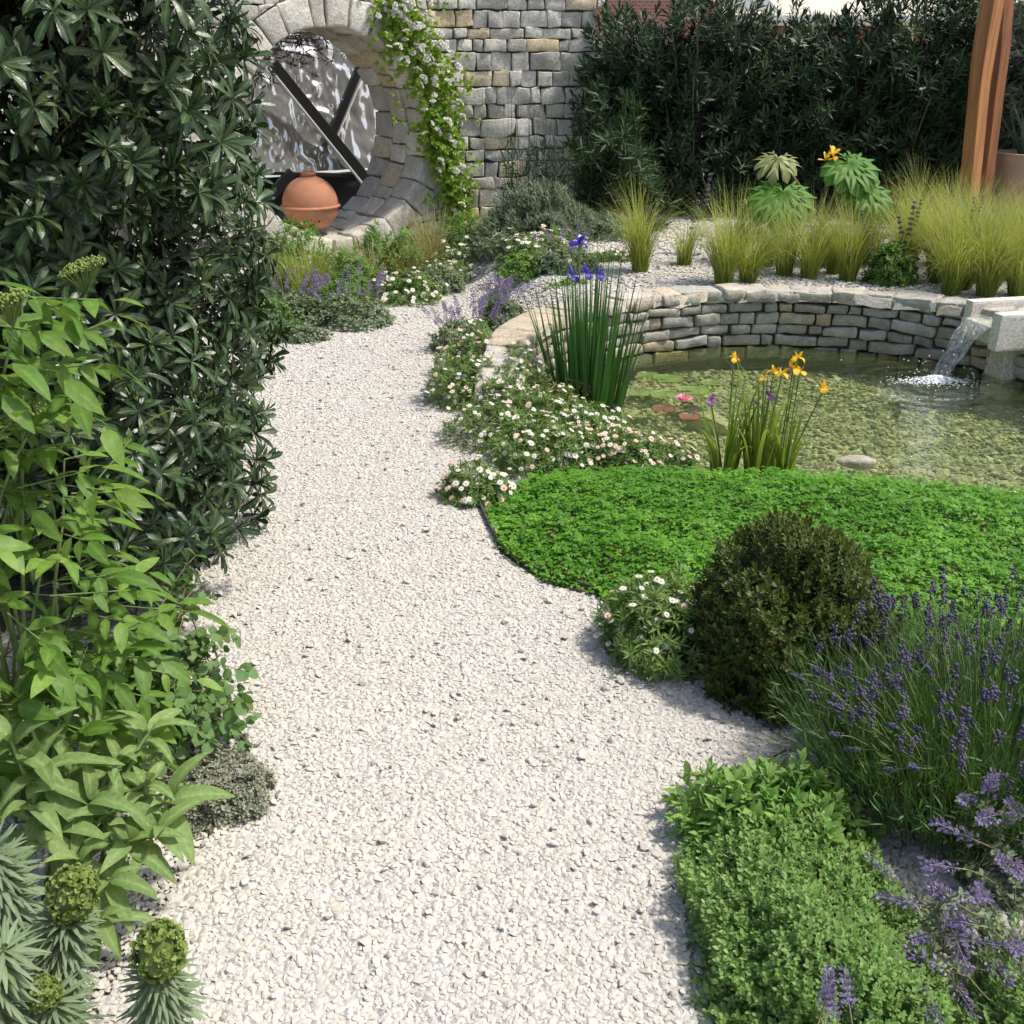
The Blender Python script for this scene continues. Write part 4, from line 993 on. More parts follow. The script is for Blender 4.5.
euphorbia('small yellow headed euphorbia half hidden among grey blue leaves', dp(50, 1000, 1.22), (-.76, 1.26, 0), .025, nl=110, L=.07)

# ---- right foreground
c = gp(782, 660); c[2] = 0; c[:2] = [.765, 2.46]
o, P, nn = mound('box_ball', 'rounded box bush with bronze tinted tips beside the path', 'shrub', c, .268, .26, .43, 'box', L_TINY, .017, 3600, 9, tilt=(20, 75), lump=.16, p=2.6, inner=.3, up=.9, stem='bark', nst=60, spread=.035)
# lavender
c = np.array([1.17, 1.96, 0]); lv = thing('lavender', 'large lavender bush with slim green stems and dark purple spikes', 'lavender', c); a = Acc(); n = 7500
r = .40 * np.sqrt(RNG.random(n)); A = U(0, 6.28, n); b = c + np.stack([r * np.cos(A) * 1.05, r * np.sin(A) * .8, .06 * RNG.random(n)], 1); lean = np.radians(4 + 40 * (r / .40) ** 1.5 * U(.6, 1.15, n))
h = .28 * U(.6, 1.15, n); blades(a, b, A + RNG.normal(size=n) * .35, lean, lean * .8, h, U(.0018, .0034, n), 4)
m = 9000; k = RNG.integers(0, n, m); dirs = np.stack([np.sin(lean[k]) * np.cos(A[k]), np.sin(lean[k]) * np.sin(A[k]), np.cos(lean[k])], 1); pos = b[k] + dirs * (h[k] * U(.3, .95, m))[:, None]
a.inst(L_NEEDLE, frames(norm(dirs + rand_dirs(m) * .75), rand_dirs(m)), pos, U(.022, .04, m), RNG.random(m), RNG.random(m)); build(a, 'foliage', M['lavleaf'], lv)
n = 96; r = .42 * np.sqrt(U(.02, 1, n)); A = U(0, 6.28, n); b = c + np.stack([r * .75 * np.cos(A), r * .65 * np.sin(A), .1 + 0 * r], 1); ln_ = .36 * (r / .42) ** 1.2
tp = c + np.stack([(r * 1.0 + ln_ * .28) * np.cos(A), (r * .85 + ln_ * .25) * np.sin(A), U(.27, .40, n) * (1 - .38 * (r / .42) ** 2.2)], 1)
spikes(lv, LAVS, b, tp, 'gstem', .0012, .02)
n = 230; r = .40 * np.sqrt(U(.02, 1, n)); A = U(0, 6.28, n); b = c + np.stack([r * .75 * np.cos(A), r * .65 * np.sin(A), .1 + 0 * r], 1)
tp = c + np.stack([r * 1.2 * np.cos(A), r * 1.0 * np.sin(A), U(.21, .38, n)], 1); a = Acc(); P = curve_pts(b, tp, .02, 4); tubes(a, P, np.full((1, 4), .0011), 3, 1)
for p in P[:, -1]:
    t = RNG.random(16); q = p + np.stack([RNG.normal(size=16) * .0045, RNG.normal(size=16) * .0045, t * .042], 1); a.inst(OCTA, np.tile(np.eye(3), (16, 1, 1)), q, U(.003, .0052, 16), RNG.random(16), RNG.random(16))
build(a, 'far_flower_spikes', [M['lavfl'], M['gstem']], lv)['kind'] = 'stuff'

o, P, nn = mound('mint', 'fresh green mint with pointed leaves between gravel and lavender', 'herb', gp(775, 842), .20, .17, .17, 'mint', L_LANCE, .034, 380, 9, tilt=(25, 85), lump=.3, spread=.05, flat=.4)
a = Acc(); e = np.array([dp(705, 785, 1.8), dp(688, 810, 1.78), dp(868, 835, 1.75), dp(850, 800, 1.8), dp(845, 860, 1.65), dp(690, 775, 1.85)]); b = np.tile(gp(775, 842), (6, 1)); P6 = curve_pts(b, e, .05, 7); tubes(a, P6, np.full((1, 7), .0015), 4); build(a, 'runner', M['rstem'], o)
a = Acc(); whorls(a, P6[:, 3:].reshape(-1, 3), norm(np.gradient(P6, axis=1))[:, 3:].reshape(-1, 3), 4, L_ELL, .028, .3, (50, 80), flat=.5); build(a, 'runner_foliage', M['mint'], o)
mound('oregano', 'wide golden green oregano mound at the bottom of the path', 'herb', (.565, 1.46, 0), .225, .34, .185, 'oreg', L_ELL, .0115, 5200, 8, tilt=(25, 85), lump=.22, flat=.25, inner=.3, spread=.03, p=2.1, seed=41)
mound('marjoram', 'soft pale green marjoram tuft in the bottom right corner', 'herb', (.93, 1.24, 0), .16, .20, .13, 'oreg', L_ELL, .0105, 1500, 8, tilt=(12, 70), lump=.4, flat=.2, inner=.45, spread=.03, p=2.0)
def catmint(label, c, tips, leafn=260, r=.12, h=.16, L=.02, grp='flowering catmint clumps', lm='catleaf', MS=CATS):
    c = np.asarray(c, float); o = thing('catmint', label, 'catmint', c, grp); tips = np.asarray(tips, float); n = len(tips)
    b = np.tile(c, (n, 1)) + np.column_stack([RNG.normal(size=(n, 2)) * r * .8, np.zeros(n)]); P = spikes(o, MS, b, tips, 'rstem', .0013, .03)
    a = Acc(); whorls(a, P[:, 1:5].reshape(-1, 3), norm(np.gradient(P, axis=1))[:, 1:5].reshape(-1, 3), 5, L_ELL, L, .3, (45, 85), flat=.4)
    if leafn:
        Q, nn = shell(leafn, c, (r, r, h), 2.2, .2, .02, .4); whorls(a, Q, norm(nn + [0, 0, .5]), 7, L_ELL, L, .3, (25, 85), flat=.3)
    build(a, 'foliage', M[lm], o); return o
catmint('catmint with leaning purple flower stalks over the limestone rock', gp(960, 955), [dp(x, y, D) for x, y, D in [(955, 868, 1.5), (960, 905, 1.45), (968, 895, 1.42), (985, 905, 1.42), (930, 935, 1.4), (925, 960, 1.36), (945, 968, 1.34), (905, 950, 1.42), (896, 880, 1.52), (965, 940, 1.38), (975, 925, 1.4), (912, 985, 1.3), (955, 985, 1.32), (938, 895, 1.47), (950, 925, 1.42), (990, 960, 1.35), (1005, 975, 1.33), (920, 905, 1.46), (1012, 940, 1.38)]], 160, .13, .07, L=.014)
catmint('catmint with pale mauve stalks rising in front of the lavender', gp(1000, 880), [dp(x, y, D) for x, y, D in [(988, 795, 1.62), (964, 800, 1.64), (1005, 822, 1.6), (1018, 840, 1.58), (995, 815, 1.6), (1022, 815, 1.62), (1010, 870, 1.5), (1022, 930, 1.42), (975, 840, 1.56), (1012, 860, 1.52)]], 160, .1, .1, L=.015)
catmint('catmint stalks in front of the oregano at the bottom edge', (.50, 1.08, 0), [dp(x, y, D) for x, y, D in [(827, 995, 1.2), (822, 1012, 1.18), (850, 1010, 1.17), (838, 1022, 1.16)]], 0)
def rock(label, c, s):
    o = thing('rock', label, 'rock', c); a = Acc(); v, f, w_ = ico(3); d = v * np.array(s) * (1 + .22 * vnoise(v * 1.6 + U(-9, 9), 3)[:, None] + .1 * vnoise(v * 4 + U(-9, 9), 4)[:, None]); a.add(d + np.asarray(c), f, (U(.4, 1), U(0, .6), 0)); build(a, 'stone', M['rock'], o)
rock('pale pitted limestone rock lying beside the catmint stalks', gp(990, 950, .02), (.045, .035, .026))
rock('flat tan limestone rock lying under the catmint stalks', gp(950, 932, .015), (.05, .04, .022))

# ---- clover lawn, edging
a = Acc(); P = jgrid(-.4, 3.2, 2.1, 4.1, .0165); P = P[inpoly(P, CLOVER)]; P = P[np.abs(P[:, 0]) < P[:, 1] * .6 + .3]; n = len(P)
dd = np.min(np.stack([np.linalg.norm(P - (CLOVER[i] * (1 - t) + CLOVER[i - 1] * t), axis=1) for i in range(len(CLOVER)) for t in (0, .25, .5, .75)]), 0)
hz = (.035 + .04 * sst(dd, 0, .25)) * (1 + .26 * vnoise(np.column_stack([P * 9, 0 * P[:, 0]]), 2) + .2 * vnoise(np.column_stack([P * 24, 0 * P[:, 0]]), 6)) + U(-.014, .016, n)
pos = np.column_stack([P, hz]); lobe = leaf_t(2, 'round', .85, .2, .3); tri = merge_t([(rotz(lobe[0], k * 2 * PI / 3), lobe[1], lobe[2]) for k in range(3)])
az = U(0, 6.28, n); up = norm(np.column_stack([RNG.normal(size=(n, 2)) * .33, np.ones(n)])); a.inst(tri, frames(np.stack([np.cos(az), np.sin(az), 0 * az], 1), up), pos, U(.008, .019, n), RNG.random(n), np.clip(.5 + .6 * vnoise(np.column_stack([P * 5, 0 * P[:, 0]]), 8) + U(-.2, .2, n), 0, 1))
pos2 = pos + np.column_stack([U(-.008, .008, (n, 2)), -U(.012, .025, n)]); az = U(0, 6.28, n); a.inst(tri, frames(np.stack([np.cos(az), np.sin(az), 0 * az], 1), norm(np.column_stack([RNG.normal(size=(n, 2)) * .5, np.ones(n)]))), pos2, U(.009, .015, n), RNG.random(n), RNG.random(n))
tag(build(a, 'clover_lawn', M['clover']), 'dense bright green clover carpet between the path and pond', 'clover', kind='stuff')
bm = bmesh.new(); bm.faces.new([bm.verts.new((x, y, .016)) for x, y in CLOVER]); bmesh.ops.triangulate(bm, faces=bm.faces[:])
for f in bm.faces:
    if f.normal.z < 0: f.normal_flip()
me = bpy.data.meshes.new('soil'); bm.to_mesh(me); bm.free(); me.materials.append(M['soil']); so_ = bpy.data.objects.new('soil', me); COL.objects.link(so_); tag(so_, kind='structure')
e = np.array([gp(x, y)[:2] for x, y in [(478, 505), (488, 528), (500, 551), (520, 568), (545, 580), (572, 588), (602, 598)]]); t = np.linspace(0, 6, 40); e = np.stack([np.interp(t, range(7), e[:, 0]), np.interp(t, range(7), e[:, 1])], 1)
e = np.apply_along_axis(lambda v: np.convolve(np.pad(v, 3, 'edge'), np.ones(7) / 7, 'valid'), 0, e); g = norm(np.gradient(e, axis=0)); nr = np.stack([-g[:, 1], g[:, 0]], 1) * .003
ring = np.stack([np.column_stack([e + nr, np.full(40, -.02)]), np.column_stack([e + nr, np.full(40, .034)]), np.column_stack([e - nr, np.full(40, .034)]), np.column_stack([e - nr, np.full(40, -.02)])], 1)
a = Acc(); a.add(ring.reshape(-1, 3), [np.array([[i * 4 + j, i * 4 + j + 1, (i + 1) * 4 + j + 1, (i + 1) * 4 + j] for i in range(39) for j in range(3)])], (.5, .5, 0)); tag(build(a, 'lawn_edging', M['edge'], smooth=False), 'thin dark metal edging strip between gravel path and clover', 'edging')

# ---- daisies
def daisy_clump(label, px, py, rx, ry, h, nf, size=.011, pink=.08, n=420, z=0, L=.016, lm='daisyleaf'):
    c = gp(px, py, z); c[2] = float(height(c[0], c[1])); o, P, nn = mound('fleabane_daisy', label, 'daisies', c, rx, ry, h, lm, L_NARROW, L * 1.5, int(n * 1.3), 8, 'fleabane daisies along the path and pond', tilt=(25, 90), lump=.3, inner=.4)
    daisies(o, P, nn, min(100, int(nf * 1.6)), size * 1.1, min(1, pink * 1.8), zmin=.15); return o
daisy_clump('near daisy clump between the clover edge and the box bush', 655, 650, .155, .17, .20, 50, .0118, .04, 560, L=.019)
daisy_clump('daisy mound jutting furthest left over the gravel path', 462, 402, .19, .20, .22, 70, .0125, .1)
daisy_clump('daisy mound at the left corner of the clover', 478, 498, .15, .12, .12, 48, .0135, .12)
daisy_clump('broad daisy drift just behind the clover corner', 545, 465, .24, .17, .17, 85, .0125, .1, 560)
daisy_clump('daisy drift beside the coping at the foot of the blue iris', 545, 432, .27, .22, .17, 85, .0115, .12, 560)
daisy_clump('daisies with pink blooms at the clover edge by the water lily', 615, 462, .20, .13, .13, 60, .0125, .35, 420)
daisy_clump('thin daisies trailing to the pebbly pond shore', 662, 466, .17, .09, .08, 30, .0115, .25, 220)
daisy_clump('small daisy patch above the clover beside the path bend', 498, 440, .22, .20, .20, 60, .0125, .08, 380)
daisy_clump('cream daisies piled against the lower end of the pond coping', 512, 400, .17, .17, .24, 60, .0125, .05, 420)
daisy_clump('daisies hanging over the pond edge below the blue iris', 585, 440, .20, .16, .14, 60, .012, .1, 420)
daisy_clump('daisies spilling over the outer edge of the pond coping', 478, 384, .15, .2, .27, 60, .0125, .2, 420)
daisy_clump('daisies growing through the lowest coping stones', 508, 420, .17, .14, .22, 56, .0125, .1, 380)
daisy_clump('pink tinged daisies beside the purple catmint', 468, 376, .17, .14, .22, 40, .0135, .85, 260)
daisy_clump('daisies under the grey shrub by the garden wall', 545, 288, .30, .22, .16, 60, .019, .1, 330)
daisy_clump('daisies under the bronze grass near the moon gate', 405, 302, .28, .2, .17, 45, .019, .12, 300)
daisy_clump('daisies at the foot of the climbing rose', 468, 272, .25, .15, .18, 30, .019, .0, 240)
daisy_clump('white daisies on the pond coping under the feather grass', 610, 296, .20, .12, .07, 30, .014, .15, 240)

# ---- catmint and herbs by the path and wall
def cm_far(label, px, py, rx, h, n, z=0.):
    c = gp(px, py, z); c[2] = float(height(c[0], c[1])); o = thing('catmint', label, 'catmint', c, 'flowering catmint clumps')
    A = U(0, 6.28, n); r = rx * np.sqrt(RNG.random(n)); tp = c + np.stack([r * 1.1 * np.cos(A), r * np.sin(A), h * U(.75, 1.25, n)], 1); b = c + np.stack([r * .5 * np.cos(A), r * .5 * np.sin(A), 0 * r], 1); P = spikes(o, CATS, b, tp, 'gstem', .0016, .02)
    a = Acc(); Q, nn = shell(420, c, (rx, rx, h * .8), 2.2, .2, .02, .4); whorls(a, Q, norm(nn + [0, 0, .6]), 7, L_ELL, .024, .3, (25, 85), flat=.3); build(a, 'foliage', M['catleaf'], o)
cm_far('grey green catmint with violet spikes left of the pond coping', 468, 350, .21, .2, 26)
cm_far('deep purple catmint next to the coping at the path bend', 503, 322, .13, .2, 22, .05)
cm_far('catmint with scattered blue spikes beside the big shrub', 292, 322, .26, .24, 26)
cm_far('catmint spilling over the path edge below the moon gate', 352, 324, .26, .22, 24)
cm_far('grey catmint mound behind the blue iris', 565, 292, .22, .18, 12, .1)
mound('low_herb', 'silvery low herb at the end of the path under the rose', 'herb', gp(432, 292), .24, .18, .17, 'catleaf', L_ELL, .022, 420, 7, lump=.25, flat=.3)
mound('low_herb', 'light green feathery herb under the terracotta pot', 'herb', gp(345, 300), .22, .2, .3, 'lowgreen', L_NARROW, .045, 420, 8, lump=.25)
mound('low_herb', 'dark green low herb between coping stones and the grey shrub', 'herb', gp(572, 300, .15), .18, .12, .12, 'lowgreen', L_ELL, .024, 300, 7, lump=.25)
mound('low_herb', 'sprawling dark herb under the big evergreen shrub', 'herb', gp(262, 335), .22, .25, .2, 'round', L_ELL, .026, 380, 7, lump=.25)
mound('low_herb', 'grey green creeping herb on the path edge beside the evergreen', 'herb', gp(300, 342), .16, .1, .1, 'catleaf', L_ELL, .02, 260, 7, lump=.25)
grass('feather_grass', 'fine pale green grass tuft in front of the terracotta pot', 'grass', gp(312, 312), .50, 1.1, 420, 'stipa', 'grass tufts below the garden wall', .005, base=.08)
grass('feather_grass', 'bronze grass tuft right of the moon gate sill', 'grass', gp(405, 292), .46, 1.1, 200, 'bronze', 'grass tufts below the garden wall', .005, base=.06)
grass('feather_grass', 'bronze grass tuft leaning against the moon gate sill', 'grass', gp(372, 298), .40, 1.1, 160, 'bronze', 'grass tufts below the garden wall', .005, base=.05)
grass('feather_grass', 'olive grass tuft beneath the climbing rose', 'grass', gp(432, 272), .52, 1.0, 260, 'bronze', 'grass tufts below the garden wall', .005, base=.09)
grass('feather_grass', 'narrow upright grass tuft between the rose and the grey shrub', 'grass', gp(484, 262), .42, .6, 260, 'stipa', 'grass tufts below the garden wall', .005, lean=(0, 7), bend=(4, 20), base=.04)
for lab, x, y, rx, h, mt, T, L, n in (
 ('tall pale green feathery herb under the left of the moon gate', 300, 300, .26, .44, 'lowgreen', L_NARROW, .05, 420), ('feathery green herb between bronze grass tufts', 388, 288, .24, .38, 'lowgreen', L_NARROW, .05, 400),
 ('olive green herb against the wall under the rose', 425, 262, .26, .30, 'catleaf', L_NARROW, .045, 400), ('pale herb filling the wall foot right of the rose', 462, 258, .24, .26, 'lowgreen', L_NARROW, .04, 360),
 ('grey herb cushion in front of the grey shrub', 510, 284, .24, .16, 'catleaf', L_ELL, .024, 360), ('bright green herb behind the purple catmint', 525, 305, .20, .15, 'lowgreen', L_ELL, .024, 320),
 ('silver herb hugging the outer face of the pond coping', 492, 345, .13, .17, 'catleaf', L_ELL, .02, 320), ('green herb at the path edge below the bronze grass', 415, 300, .2, .16, 'lowgreen', L_ELL, .022, 320),
 ('soft green herb mound beside the blue spiked catmint', 330, 318, .22, .2, 'lowgreen', L_NARROW, .036, 380), ('herb mound between gravel and the feathery corner plant', 610, 270, .26, .2, 'santo', L_NARROW, .04, 320)):
    c = gp(x, y); c[2] = float(height(c[0], c[1])); mound('low_herb', lab, 'herb', c, rx, rx * .8, h, mt, T, L, n, 8, lump=.32, flat=.2)
daisy_clump('daisies mixed with the silver herb at the far path end', 448, 284, .24, .14, .16, 30, .017, .05, 260)
grass('feather_grass', 'fine grass tuft between the pot and the big evergreen', 'grass', gp(283, 305), .45, 1.1, 300, 'stipa', 'grass tufts below the garden wall', .005, base=.1)
grass('feather_grass', 'pale grass tuft at the wall foot behind the daisies', 'grass', gp(350, 285), .36, 1.1, 200, 'stipa', 'grass tufts below the garden wall', .005, base=.1)
c = gp(543, 282); c[:2] += [.0, .4]
mound('grey_shrub', 'rounded silver grey shrub growing against the garden wall', 'shrub', c, .50, .42, .62, 'santo', L_NARROW, .05, 1500, 11, lump=.16, inner=.3, stem='bark', up=.8, tilt=(15, 70), spread=.06)
# wispy tall stems and dark plants by the wall end
c = np.array([.30, 8.55, .12]); o = thing('reed_grass', 'tall wispy see through grass stems in front of the wall end', 'grass', c); a = Acc(); n = 70; A = U(0, 6.28, n); b = c + np.stack([U(-.35, .4, n), U(-.1, .12, n), 0 * A], 1)
blades(a, b, A, np.radians(U(0, 5, n)), np.radians(U(3, 14, n)), U(.8, 1.5, n), U(.004, .007, n), 6); build(a, 'stems', M['fennel'], o)
a = Acc(); n = 900; k = RNG.integers(0, 70, n); q = b[k] + np.stack([RNG.normal(size=n) * .06, RNG.normal(size=n) * .05, U(.1, .8, n)], 1); a.inst(L_NEEDLE, frames(norm(rand_dirs(n) + [0, 0, .8]), rand_dirs(n)), q, U(.06, .12, n), RNG.random(n), RNG.random(n)); build(a, 'foliage', M['fennel'], o)
mound('feathery_plant', 'dark feathery plant filling the corner beside the wall end', 'plant', (.84, 8.7, .2), .34, .3, .80, 'fennel', L_NEEDLE, .12, 460, 8, lump=.5, tilt=(15, 80), stem='gstem')

# ---- climbing rose
ln_px = [(388, 2), (400, 25), (415, 55), (432, 85), (440, 112), (436, 135), (445, 160), (452, 190), (458, 222)]; wid = [.16, .26, .32, .34, .28, .17, .20, .22, .12]
def wall_hit(px, py):
    best = None
    for s in np.arange(.2, 2.4, .01):
        p = wall_map(np.array([[s, 1, -.06]]))[0]; q = dp(px, py, p[1]); e_ = abs(q[0] - p[0])
        if best is None or e_ < best[0]: best = (e_, s, q[2])
    return best[1], best[2]
ks = np.array([wall_hit(*p) for p in ln_px]); tt = np.linspace(0, 8, 40); ax_s = np.interp(tt, range(9), ks[:, 0]); ax_z = np.interp(tt, range(9), ks[:, 1]); ww = np.interp(tt, range(9), wid)
rs = wall_map(np.array([[ks[-1, 0], .05, -.08]]))[0]; ro = thing('climbing_rose', 'climbing rose with small white blooms trained up the garden wall', 'rose', (rs[0], rs[1], 0))
n = 1500; i = RNG.integers(0, 40, n); s_ = ax_s[i] + RNG.normal(size=n) * ww[i] * .5; z_ = ax_z[i] + RNG.normal(size=n) * ww[i] * .5; d_ = -.05 - np.abs(RNG.normal(size=n)) * .07; Q = wall_map(np.stack([s_, z_, d_], 1))
fn = np.tile(norm(np.array([.2, -.9, .35])), (n, 1)); a = Acc(); whorls(a, Q, norm(fn + RNG.normal(size=(n, 3)) * .5), 7, L_ELL, .03, .3, (40, 95)); build(a, 'foliage', M['rose'], ro)
a = Acc(); P = wall_map(np.stack([np.concatenate([[ks[-1, 0] + .02, ks[-1, 0]], ax_s[::-1]]), np.concatenate([[.0, .12], ax_z[::-1]]), np.full(42, -.045)], 1)); tubes(a, P[None], np.linspace(.014, .006, 42)[None], 6)
for dx_ in (.05, -.06): tubes(a, (P[None] + np.array([dx_ * .7, 0, 0])) + RNG.normal(size=(1, 42, 3)) * .008, np.full((1, 42), .006), 5)
build(a, 'stem', M['bark'], ro)
def rose_mesh():
    a = Acc(); p = leaf_t(3, 'round', .9, .25, -.5)
    for j in range(4):
        cpos = np.array([U(-.75, .75), U(-.75, .75), U(-.2, .2)]); tl = norm(np.array([cpos[0] * .6, cpos[1] * .6, 1.])); Rm = frames(np.cross(tl, [1., .3, 0])[None], tl[None])[0]
        for n_, ti, L in ((5, 80, .62), (5, 55, .5), (4, 25, .34)):
            an = np.arange(n_) * 2 * PI / n_ + U(0, 1); t = math.radians(ti); d = np.stack([np.sin(t) * np.cos(an), np.sin(t) * np.sin(an), np.cos(t) + 0 * an], 1) @ Rm.T; a.inst(p, frames(d, np.tile(tl, (n_, 1))), cpos + d * .03, np.full(n_, L), RNG.random(n_), RNG.random(n_), 0)
        a.inst(ICO1, np.eye(3)[None], (cpos + tl * .08)[None], np.array([[.1, .1, .08]]), np.array([.5]), np.array([.5]), 1)
    return make_mesh(a, 'rose_cluster', [M['petal'], M['yellow']])
RM = [rose_mesh(), rose_mesh()]
n = 100; wgt = np.interp(tt, range(9), [2.6, 2.8, 2.2, 1.6, 1.3, 1.2, .6, .4, .4]); i = RNG.choice(40, n, p=wgt / wgt.sum()); s_ = ax_s[i] + RNG.normal(size=n) * ww[i] * .5; z_ = ax_z[i] + RNG.normal(size=n) * ww[i] * .5; Q = wall_map(np.stack([s_, z_, -.16 - np.abs(RNG.normal(size=n)) * .05], 1))
for q in Q: child(RM[int(RNG.integers(0, 2))], 'rose_cluster', ro, q, Vector(norm(np.array([.2, -.8, .5]) + RNG.normal(size=3) * .4)).to_track_quat('Z', 'Y').to_euler(), U(.025, .038))

# ---- added branches behind the gate, standing in for trees mirrored in the glass
c = flat_map(np.array(-.95), np.array(0.), np.array(.90)); o = thing('olive_tree', 'spindly added tree imitating the branches reflected in the glass behind the moon gate', 'tree', c); a = Acc(); Q = np.array([wall_pt(x, y, .9 + U(-.06, .06)) for x, y in zip(U(255, 345, 80), U(28, 92, 80)) if (x - 262) * .45 + y < 92 + 8 * math.sin(x)])
whorls(a, Q, norm(RNG.normal(size=Q.shape) * .6 + [.3, -.3, -.4]), 9, L_NARROW, .06, .3, (30, 90), spread=.07); build(a, 'crown', M['reflleaf'], o)
a = Acc(); f = flat_map(np.array(-.95), np.array(1.75), np.array(.9)); tubes(a, curve_pts([c], [f], 0, 8, .01), np.linspace(.03, .015, 8)[None], 7); k = RNG.choice(len(Q), min(40, len(Q)), replace=False); tubes(a, curve_pts(np.tile(f - [0, 0, .1], (len(k), 1)), Q[k], .06, 6, .008), np.linspace(.008, .002, 6)[None], 4); build(a, 'trunk', M['bark'], o)

# ---- pond plants
def iris_flower(name, mat, s):
    a = Acc(); fall = leaf_t(5, 'obov', .62, .15, 1.9, .03); stan = leaf_t(4, 'ell', .42, .3, -.4)
    for k in range(3):
        A = k * 2 * PI / 3; d = np.array([math.cos(A), math.sin(A), .55]); a.inst(fall, frames(d[None], np.array([[0, 0, 1.]])), np.zeros((1, 3)), np.array([s]), np.array([U(.4, 1)]), np.array([0.]))
        A += PI / 3; d = np.array([.4 * math.cos(A), .4 * math.sin(A), 1]); a.inst(stan, frames(d[None], np.array([[math.cos(A), math.sin(A), 0]])), np.zeros((1, 3)), np.array([s * .8]), np.array([U(0, .5)]), np.array([0.]))
    return make_mesh(a, name, M[mat])
c = gp(588, 405, WZ); c[2] = float(bedz(c[0], c[1])[0]); bi = thing('blue_iris', 'tall clump of dark green iris blades with violet blue blooms in the pond', 'iris', c)
a = Acc(); n = 190; A = U(0, 6.28, n); r = .13 * np.sqrt(RNG.random(n)); b = c + np.stack([r * 1.2 * np.cos(A), r * .8 * np.sin(A), 0 * r], 1); th_ = np.radians(2 + 12 * (r / .13) * U(.3, 1.1, n)); Lb = U(.55, 1.12, n) * (1 - .18 * r / .13)
blades(a, b, A, th_, th_ * U(1.0, 2.0, n), Lb, U(.012, .021, n), 7, tw=.9); build(a, 'blades', M['iris'], bi)
VI = iris_flower('iris_flower', 'violet', .065)
for x, y in ((579, 243), (572, 277), (586, 273), (598, 274)):
    p = dp(x, y, c[1] + U(-.06, .06)); a = Acc(); P = curve_pts([[c[0] + U(-.05, .05), c[1] + U(-.04, .04), c[2]]], [p - [0, 0, .01]], .0, 6, .006); tubes(a, P, np.full((1, 6), .004), 5); build(a, 'flower_stem', M['gstem'], bi); child(VI, 'iris_flower', bi, p, (U(-.2, .2), U(-.2, .2), U(0, 6)), U(.85, 1.1))
# yellow flag iris
fl = []
for lab, px, n, hh in (('yellow flag iris tuft left of the group at the pond shore', 724, 26, .52), ('yellow flag iris tuft in the middle with purple and golden blooms', 757, 38, .58), ('yellow flag iris tuft with arching pale leaves on the right', 783, 26, .44)):
    c = gp(px, 466, -.04); c[2] = float(bedz(c[0], c[1])[0]) ; o = thing('yellow_iris', lab, 'iris', c, 'yellow irises at the near pond shore'); fl.append((o, c)); a = Acc()
    A = U(0, 6.28, n); r = .05 * np.sqrt(RNG.random(n)); b = c + np.stack([r * np.cos(A), r * .7 * np.sin(A), 0 * r], 1); t0 = np.radians(U(1, 13, n)); blades(a, b, A, t0, t0 + np.radians(np.where(RNG.random(n) < .3, U(50, 110, n), U(2, 22, n))), hh * U(.55, 1.05, n), U(.014, .024, n), 8, pw=2.2, tw=.9); build(a, 'blades', M['flag'], o)
GI = iris_flower('golden_flower', 'gold', .042); PI_ = iris_flower('purple_flower', 'purple', .045)
for x, y, m, k, gold in ((734, 358, 0, .9, 1), (711, 401, 0, .9, 0), (798, 358, 2, 1, 1), (774, 372, 1, 1, 1), (782, 374, 1, .9, 1), (793, 369, 2, 1.15, 1), (800, 372, 2, 1, 1), (824, 388, 2, 1.05, 1), (764, 379, 1, .8, 1), (769, 397, 1, 1.05, 0), (754, 402, 1, .6, 0)):
    o, c = fl[m]; p = dp(x, y, c[1] + U(-.05, .05)); a = Acc(); P = curve_pts([c + [U(-.02, .02), U(-.02, .02), 0]], [p - [0, 0, .01]], .02, 7); tubes(a, P, np.full((1, 7), .0032), 5); build(a, 'flower_stem', M['gstem'], o)
    child(GI if gold else PI_, 'golden_flower' if gold else 'purple_flower', o, p, (U(-.3, .3), U(-.3, .3), U(0, 6)), k)
# water lily
c = gp(684, 404, WZ); o = thing('water_lily', 'pink water lily with floating round pads beside the irises', 'water lily', c); a = Acc(); p = leaf_t(4, 'ell', .36, .3, -.4)
for n_, ti, L in ((12, 76, .058), (10, 55, .052), (8, 32, .045)):
    an = np.arange(n_) * 2 * PI / n_ + U(0, 1); t = math.radians(ti); d = np.stack([np.sin(t) * np.cos(an), np.sin(t) * np.sin(an), np.cos(t) + 0 * an], 1); a.inst(p, frames(d, np.tile([0, 0, 1.], (n_, 1)) - d * .3), np.tile(c + [0, 0, .012], (n_, 1)), np.full(n_, L), RNG.random(n_), RNG.random(n_))
build(a, 'flower', M['pink'], o)
def pad(x, y, r, mat='pad'):
    q = gp(x, y, WZ); an = np.linspace(.22, 2 * PI - .22, 36) + U(0, 6); rr = np.array([.3, .7, .93, 1.0]) * r; V = [q + [0, 0, .006]]
    for R_ in rr:
        for A in an: V.append(q + [R_ * math.cos(A), R_ * math.sin(A), .006 + (.004 if R_ > r * .95 else 0) + .003 * math.sin(A * 3)])
    f3 = [[0, 1 + j, 2 + j] for j in range(35)]; f4 = [[1 + i * 36 + j, 1 + (i + 1) * 36 + j, 1 + (i + 1) * 36 + j + 1, 1 + i * 36 + j + 1] for i in range(3) for j in range(35)]
    a = Acc(); a.add(np.array(V), [np.array(f3), np.array(f4)], (RNG.random(), RNG.random() * .5, 0)); build(a, 'lily_pad', M[mat], o)
for x, y, r in ((664, 396, .072), (694, 392, .085), (668, 380, .085), (640, 394, .07), (712, 384, .06), (648, 376, .06)): pad(x, y, r)
for x, y, r in ((664, 410, .06), (690, 418, .055)): pad(x, y, r, 'redleaf')
mound('red_leaved_plant', 'red leaved plant trailing from the coping into the pond', 'plant', gp(558, 394, .02), .16, .10, .07, 'redleaf', L_ELL, .028, 60, 6, lump=.3)
